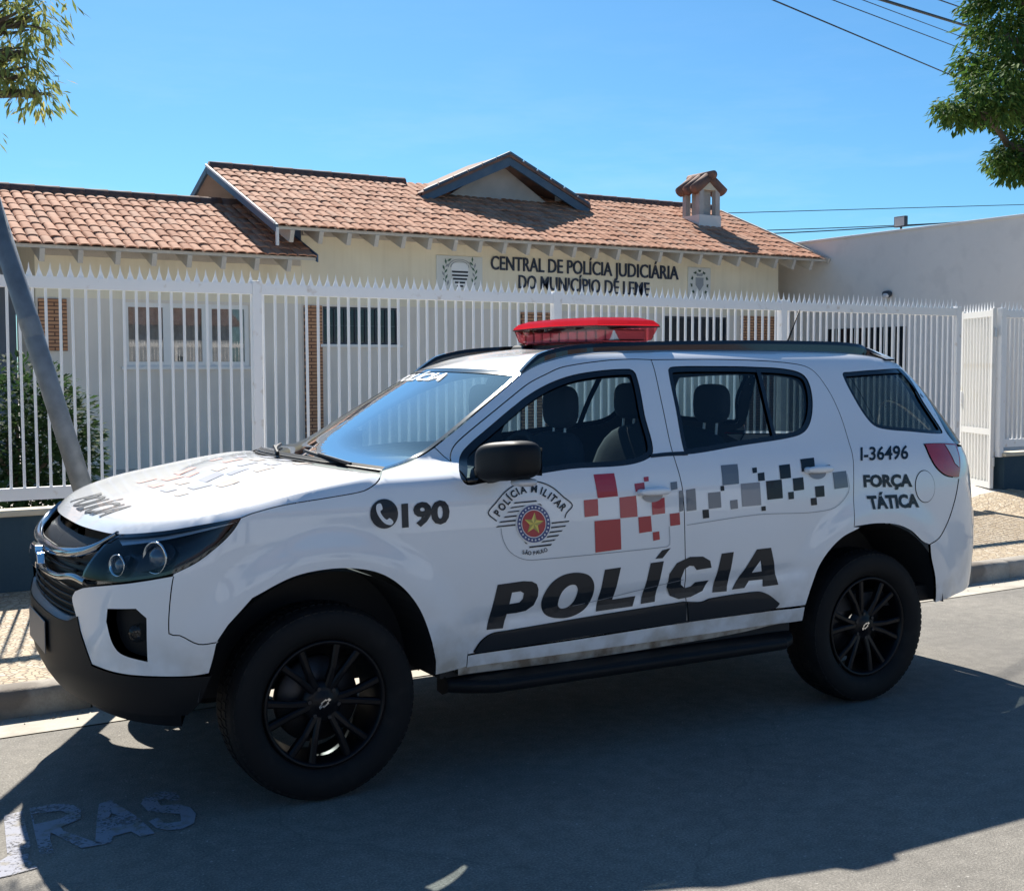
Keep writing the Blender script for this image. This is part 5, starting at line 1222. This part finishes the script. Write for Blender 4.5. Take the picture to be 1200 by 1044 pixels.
# chimney
CXm,CYm=17.28,20.55
ch=empty('chimney',(CXm-bo[0],CYm-bo[1],4.45-bo[2]),0,parent=BLD)
mb=MB(); mb.box((-.30,-.30,0),(.30,.30,.45)); mb.build('base','grey_render',ch)
mb=MB()
for sx_ in (-1,1):
    for sy_ in (-1,1): mb.box((sx_*.28-.09*(sx_>0)-.0*(sx_<0),sy_*.28-.09*(sy_>0),.45) if False else (min(sx_*.28,sx_*.16),min(sy_*.28,sy_*.16),.45),(max(sx_*.28,sx_*.16),max(sy_*.28,sy_*.16),.98))
mb.box((-.14,-.14,.45),(.14,.14,.98)); mb.build('flue','gable_board',ch)
mb=MB().prism([(-.28,.98),(.28,.98),(0,1.22)],-.28,.28,1); mb.build('cap_gable','cap_cream',ch)
for sgn in (-1,1):
    for i in range(3):
        y=-.36+.24*i; mb=MB().tube([(sgn*.40,y+.12,.96),(0,y+.12,1.26)],[.115,.105],10); mb.build('cap_tile','ridge_tile',ch,True)
MB().tube([(0,-.42,1.29),(0,.40,1.29)],.085,10).build('cap_ridge','ridge_tile',ch,True)
# ---- lettering and plaques on the facade
def ftext(s,quad,name):
    V,Fc=text_quad(s,quad,.004,.015); out=[]
    for a,b,c in V: p=onY(a,b,BY-.022); out.append((p[0]-bo[0],p[1]-c-bo[1],p[2]-bo[2]))
    obj(name,out,Fc,'sign_navy',BLD)
ftext('CENTRAL DE POLÍCIA JUDICIÁRIA',[(575.5,316),(795,328),(795,312.5),(575.5,300)],'wall_lettering'); ftext('DO MUNICÍPIO DE LEME',[(608,338),(761,347),(761,331.5),(608,322.5)],'wall_lettering')
def plaque(q0,q1,name):
    a=onY(*q0,BY-.01); b=onY(*q1,BY-.01); p=empty(name,(a[0]-bo[0],-.012,b[2]-bo[2]),0,parent=BLD); W,H=b[0]-a[0],a[2]-b[2]
    bevel(MB().box((0,-.012,0),(W,.012,H)).build('plaque_board','plaque',p),.003); return p,W,H
def flat(name,pts,m,p,y=-.016,th=.004): MB().prism(pts if area(pts)<0 else pts[::-1],y-th,y,1).build(name,m,p)
p,W,H=plaque((511,299),(565,341),'state_crest'); cx_,cz_=W/2,H*.46
sh_=[(cx_-.17,cz_+.20),(cx_+.17,cz_+.20),(cx_+.17,cz_-.02),(cx_+.10,cz_-.18),(cx_,cz_-.25),(cx_-.10,cz_-.18),(cx_-.17,cz_-.02)]
flat('shield',sh_,'decal_white',p)
for k in range(5):
    z=cz_+.06-.062*k; hw=.165 if z>cz_-.03 else .165*(1-((cz_-.03-z)/.26)); flat('shield_stripe',[(cx_-hw,z),(cx_+hw,z),(cx_+hw*.96,z-.034),(cx_-hw*.96,z-.034)],'crest_stripe',p,-.021)
for rad in (.19,.24):
    pts=[(cx_+rad*math.cos(a),cz_+.12+rad*.62*math.sin(a)) for a in [math.pi*i/16 for i in range(17)]]; pts+= [(cx_+(rad-.018)*math.cos(a),cz_+.12+(rad-.018)*.62*math.sin(a)) for a in [math.pi*i/16 for i in range(16,-1,-1)]]; flat('crest_arc',pts,'crest_line',p)
for sgn in (-1,1):
    for k in range(9):
        t=k/8; x=cx_+sgn*(.25+.06*math.sin(t*3.1)); z=cz_-.20+.42*t; a=math.pi/2-sgn*(.3-.8*t)+(.55 if k%2 else -.55)
        flat('laurel_leaf',[(x,z),(x+.055*math.cos(a+.35),z+.055*math.sin(a+.35)),(x+.10*math.cos(a),z+.10*math.sin(a)),(x+.055*math.cos(a-.35),z+.055*math.sin(a-.35))],'crest_green' if k%3 else 'crest_line',p)
p,W,H=plaque((806,313),(832,352),'municipal_crest'); cx_,cz_=W/2,H*.5
for k in range(22):
    a=2*math.pi*k/22; x,z=cx_+.19*math.cos(a),cz_+.235*math.sin(a); b=a+1.2*(1 if k%2 else -1)
    flat('laurel_leaf',[(x,z),(x+.04*math.cos(b+.5),z+.04*math.sin(b+.5)),(x+.085*math.cos(b),z+.085*math.sin(b)),(x+.04*math.cos(b-.5),z+.04*math.sin(b-.5))],'crest_green',p)
flat('emblem_shield',[(cx_-.10,cz_+.12),(cx_+.10,cz_+.12),(cx_+.10,cz_-.03),(cx_,cz_-.15),(cx_-.10,cz_-.03)],'crest_line',p); flat('emblem_crown',[(cx_-.07,cz_+.15),(cx_+.07,cz_+.15),(cx_+.09,cz_+.22),(cx_,cz_+.19),(cx_-.09,cz_+.22)],'crest_line',p)
# =====================  neighbour, pole, wires  =====================
NX=19.0
nb=empty('neighbour_wall',(NX,9.3,.1),0,'tall plain grey rendered side wall of the neighbouring building on the right','wall')
MB().box((0,0,0),(.25,11.3,4.20)).build('wall_body','grey_render',nb); bevel(MB().box((-.03,0,4.201),(.28,11.3,4.25)).build('coping','grey_render',nb),.01)
a=onX(971,386,NX); b=onX(1062,386,NX); zt=a[2]
o=MB().box((-.03,min(a[1],b[1])-9.3,zt-.1-1.0),(-.002,max(a[1],b[1])-9.3,zt-.1)).build('window_glass','dark_pane',nb)
for i in range(9):
    y=min(a[1],b[1])-9.3+(abs(a[1]-b[1]))*i/8; MB().box((-.05,y-.012,zt-1.1),(-.031,y+.012,zt-.1)).build('window_bar','window_frame',nb)
fl=onX(1056,266,NX+.1); f_=empty('floodlight',(fl[0],fl[1],4.352),0,'small black LED floodlight on top of the grey side wall','lamp')
o=MB().box((-.05,-.14,.05),(.03,.14,.26)).build('housing','iron_dark',f_); bevel(o,.01); MB().box((-.055,-.12,.07),(-.051,.12,.24)).build('lens','clear_lens',f_); MB().box((-.01,-.02,0),(.01,.02,.05)).build('bracket','iron_dark',f_)
lm=onX(1042,345,NX); l_=empty('wall_lamp',(NX-.001,lm[1],lm[2]),0,'small dark bulkhead lamp fixed on the grey side wall above the fence','lamp')
V,F=ellipsoid((-.06,0,0),(.06,.11,.07),2.6); obj('housing',V,F,'iron_dark',l_,True); V,F=ellipsoid((-.10,0,-.03),(.04,.08,.05),2.2); obj('diffuser',V,F,'clear_lens',l_,True)
# leaning pole
P0=(1.661,6.555,.12); PT=(1.105,6.95,2.364); k_=1.75; P1=tuple(P0[i]+(PT[i]-P0[i])*k_ for i in range(3))
po=empty('leaning_pole',P0,0,'grey galvanised steel pole leaning left on the pavement behind the car bonnet','pole')
d_=vadd(P1,P0,-1); MB().tube([(0,0,0),tuple(c*.74*1.0 for c in d_)],.052,20).build('lower_tube','galvanised',po,True)
q1=tuple(c*.435 for c in d_); q2=tuple(c*.46 for c in d_); MB().tube([q1,q2],.0535,20).build('clamp','galvanised',po)
MB().tube([tuple(c*.74 for c in d_),d_],.044,20).build('upper_tube','galvanised',po,True); MB().tube([(0,0,0),(0,0,.02)],.12,16).build('base_plate','galvanised',po)
def wire(name,pts,r,label,sag=.15):
    out=[];n=24
    for i in range(n+1):
        t=i/n; p=[pts[0][m]+(pts[1][m]-pts[0][m])*t for m in range(3)]; p[2]-=sag*4*t*(1-t); out.append(tuple(p))
    c=out[0]; mb=MB().tube([vadd(p,c,-1) for p in out],r,6); o=mb.build(name,'wire',None,True); o.location=c; tag(o,label,'cable',None); return o
def wpx(a,b,da,db,ext=.8):   # two pixels at given Y distances, run on past both ends
    A=onY(*a,da); Bq=onY(*b,db); d=vadd(Bq,A,-1); return [vadd(A,d,-ext),vadd(Bq,d,ext)]
wire('overhead_cable',wpx((905,0),(1135,97),12.0,15.0),.010,'thin dark overhead wire farthest left at the top right',.0)
wire('overhead_cable',wpx((975,0),(1160,70),12.0,15.0),.007,'thin overhead wire just above the lowest one, upper right sky',.0)
wire('overhead_cable',wpx((1010,0),(1160,56),12.2,15.0),.006,'faint thin overhead wire just below the thick black cable',.0)
wire('overhead_cable',wpx((1033,0),(1195,50),12.0,15.0),.021,'thick black bundled overhead cable crossing the top right',.0)
wire('overhead_cable',wpx((1100,0),(1160,21),12.0,13.2,2.0),.009,'short visible thin wire above the thick cable at the top right',.0)
wire('overhead_cable',wpx((850,250),(1200,240),44,44,.6),.02,'uppermost distant wire above the grey side wall, near the horizon',.0)
wire('overhead_cable',wpx((880,266),(1200,246),44,44,.6),.03,'second distant wire, dipping behind the small floodlight',.45)
wire('overhead_cable',wpx((900,268),(1060,262),46,46,.8),.025,'lowest distant wire just over the tiled roof corner',.1)
# =====================  trees and bush  =====================
def leafball(mb,tint,c,n,rad,size,rr,asp=2.2,droop=.3,tbias=0.0):
    for _ in range(n):
        while True:
            d=(rr.uniform(-1,1),rr.uniform(-1,1),rr.uniform(-1,1)); l=math.sqrt(dot(d,d))
            if .05<l<=1: break
        p=tuple(c[i]+d[i]*rad[i] for i in range(3)); s=size*rr.uniform(.6,1.3)
        a=nrm((d[0]+rr.uniform(-.6,.6),d[1]+rr.uniform(-.6,.6),d[2]*.5-droop+rr.uniform(-.4,.4))); up=nrm((rr.uniform(-.6,.6),rr.uniform(-.6,.6),1)); b=nrm(cross(a,up)); n_=cross(b,a)
        w=s/asp
        V=[p,tuple(p[i]+a[i]*s*.5+b[i]*w*.5+n_[i]*w*.1 for i in range(3)),tuple(p[i]+a[i]*s for i in range(3)),tuple(p[i]+a[i]*s*.5-b[i]*w*.5+n_[i]*w*.1 for i in range(3))]
        mb.add(V,[(0,1,2,3)]); t=min(1,max(0,rr.gauss(.42+tbias,.22))); tint+=[t]*4
def branch(mb,p,q,r0,r1,rr,n=5,wob=.12):
    pts=[];L_=math.dist(p,q)
    for i in range(n+1):
        t=i/n; w=wob*L_*math.sin(math.pi*t); pts.append(tuple(p[m]+(q[m]-p[m])*t+rr.uniform(-1,1)*w*.5 for m in range(3)))
    mb.tube(pts,[r0+(r1-r0)*i/n for i in range(n+1)],8); return pts
def tree(name,base,label,clumps,trunk_top,leafm,size,asp,seed,per,droop,rt=.14):
    rr=random.Random(seed); t=empty(name,base,0,label,'tree'); tr=MB(); tt=vadd(trunk_top,base,-1)
    branch(tr,(0,0,-.05),tt,rt,rt*.7,rr,6,.05); lm_=MB(); tint=[]
    for (c,r) in clumps:
        cc=vadd(c,base,-1); pts=branch(tr,tt,cc,rt*.45,.018,rr,6,.10)
        for k in range(5):
            d=tuple(cc[i]+rr.uniform(-.8,.8)*r[i] for i in range(3)); branch(tr,pts[-2],d,.016,.005,rr,3,.15)
        leafball(lm_,tint,cc,int(per*r[0]*r[1]*r[2])+int(per*.026),r,size,rr,asp,droop)
        for k in range(9):   # outer sprays give a broken outline
            d=nrm((rr.uniform(-1,1),rr.uniform(-1,1),rr.uniform(-.9,.7))); s=vadd(cc,tuple(d[i]*r[i]*rr.uniform(.8,1.1) for i in range(3)))
            leafball(lm_,tint,s,int(per*.013),(.16,.16,.11),size,rr,asp,droop+.2,.12)
    tr.build('trunk','bark',t,True); lm_.build('crown',leafm,t,False,tint=tint); return t
def at(px,py,Yd): return onY(px,py,Yd)
tb=(10.9,7.55,.13)
cl=[(at(1180,40,7.6),(.42,.5,.5)),(at(1215,-30,7.6),(.7,.7,.6)),(at(1170,105,7.5),(.36,.45,.30)),(at(1142,128,7.45),(.25,.3,.16)),(at(1200,110,7.8),(.45,.5,.45)),(at(1215,165,7.6),(.32,.4,.30)),(at(1190,185,7.5),(.20,.25,.18)),(at(1260,60,7.6),(.8,.8,.8)),(at(1290,-60,7.7),(.9,.9,.9)),(at(1330,30,7.7),(.9,.9,.8)),(at(1230,-110,7.6),(.8,.8,.7)),(at(1185,-40,7.6),(.35,.4,.35)),(at(1260,150,7.7),(.5,.5,.4))]
tree('street_tree',tb,'leafy green street tree overhanging the top right corner',cl,(at(1260,60,7.6)[0]+.3,7.6,3.3),'leaf_right',.08,2.6,21,8000,.45)
tb2=(-.35,7.35,.13)
cl=[(at(8,28,7.2),(.16,.25,.17)),(at(38,22,7.1),(.10,.15,.07)),(at(0,75,7.2),(.15,.2,.11)),(at(30,62,7.1),(.08,.15,.05)),(at(22,92,7.1),(.11,.15,.06)),(at(46,110,7.05),(.06,.08,.03)),(at(-40,20,7.3),(.35,.4,.35)),(at(-60,100,7.3),(.30,.4,.22)),(at(-150,0,7.4),(.7,.6,.5)),(at(-120,-90,7.4),(.8,.7,.6)),(at(-20,-80,7.2),(.45,.5,.4)),(at(20,-30,7.1),(.25,.3,.25))]
tree('street_tree',tb2,'tree with narrow olive leaves, tip of its branch in the top left corner',cl,(-.1,7.3,3.1),'leaf_left',.075,4.2,8,1300,.45,.09)
bsh=onY(40,500,10.6); bp=(bsh[0]-.15,10.7,.15); bt_=empty('bush',bp,0,'rounded dark green bush behind the white fence at the far left','bush')
rr=random.Random(4); mb=MB(); tint=[]
for (c,r,n) in (((0,0,.85),(.72,.6,.80),5200),((-.8,.1,.75),(.6,.5,.70),3200),((.28,-.1,.75),(.42,.4,.65),2400)): leafball(mb,tint,c,n,r,.075,rr,1.9,.1)
mb.build('foliage','leaf_bush',bt_,False,tint=tint); mb=MB()
for k in range(6): branch(mb,(rr.uniform(-.1,.1),rr.uniform(-.1,.1),-.02),(rr.uniform(-.6,.4),rr.uniform(-.3,.3),1.1),.03,.01,rr,4)
mb.build('stem','bark',bt_,True)
print('OBJECTS',len(bpy.data.objects),'TRIS',sum(len(m.polygons) for m in bpy.data.meshes))
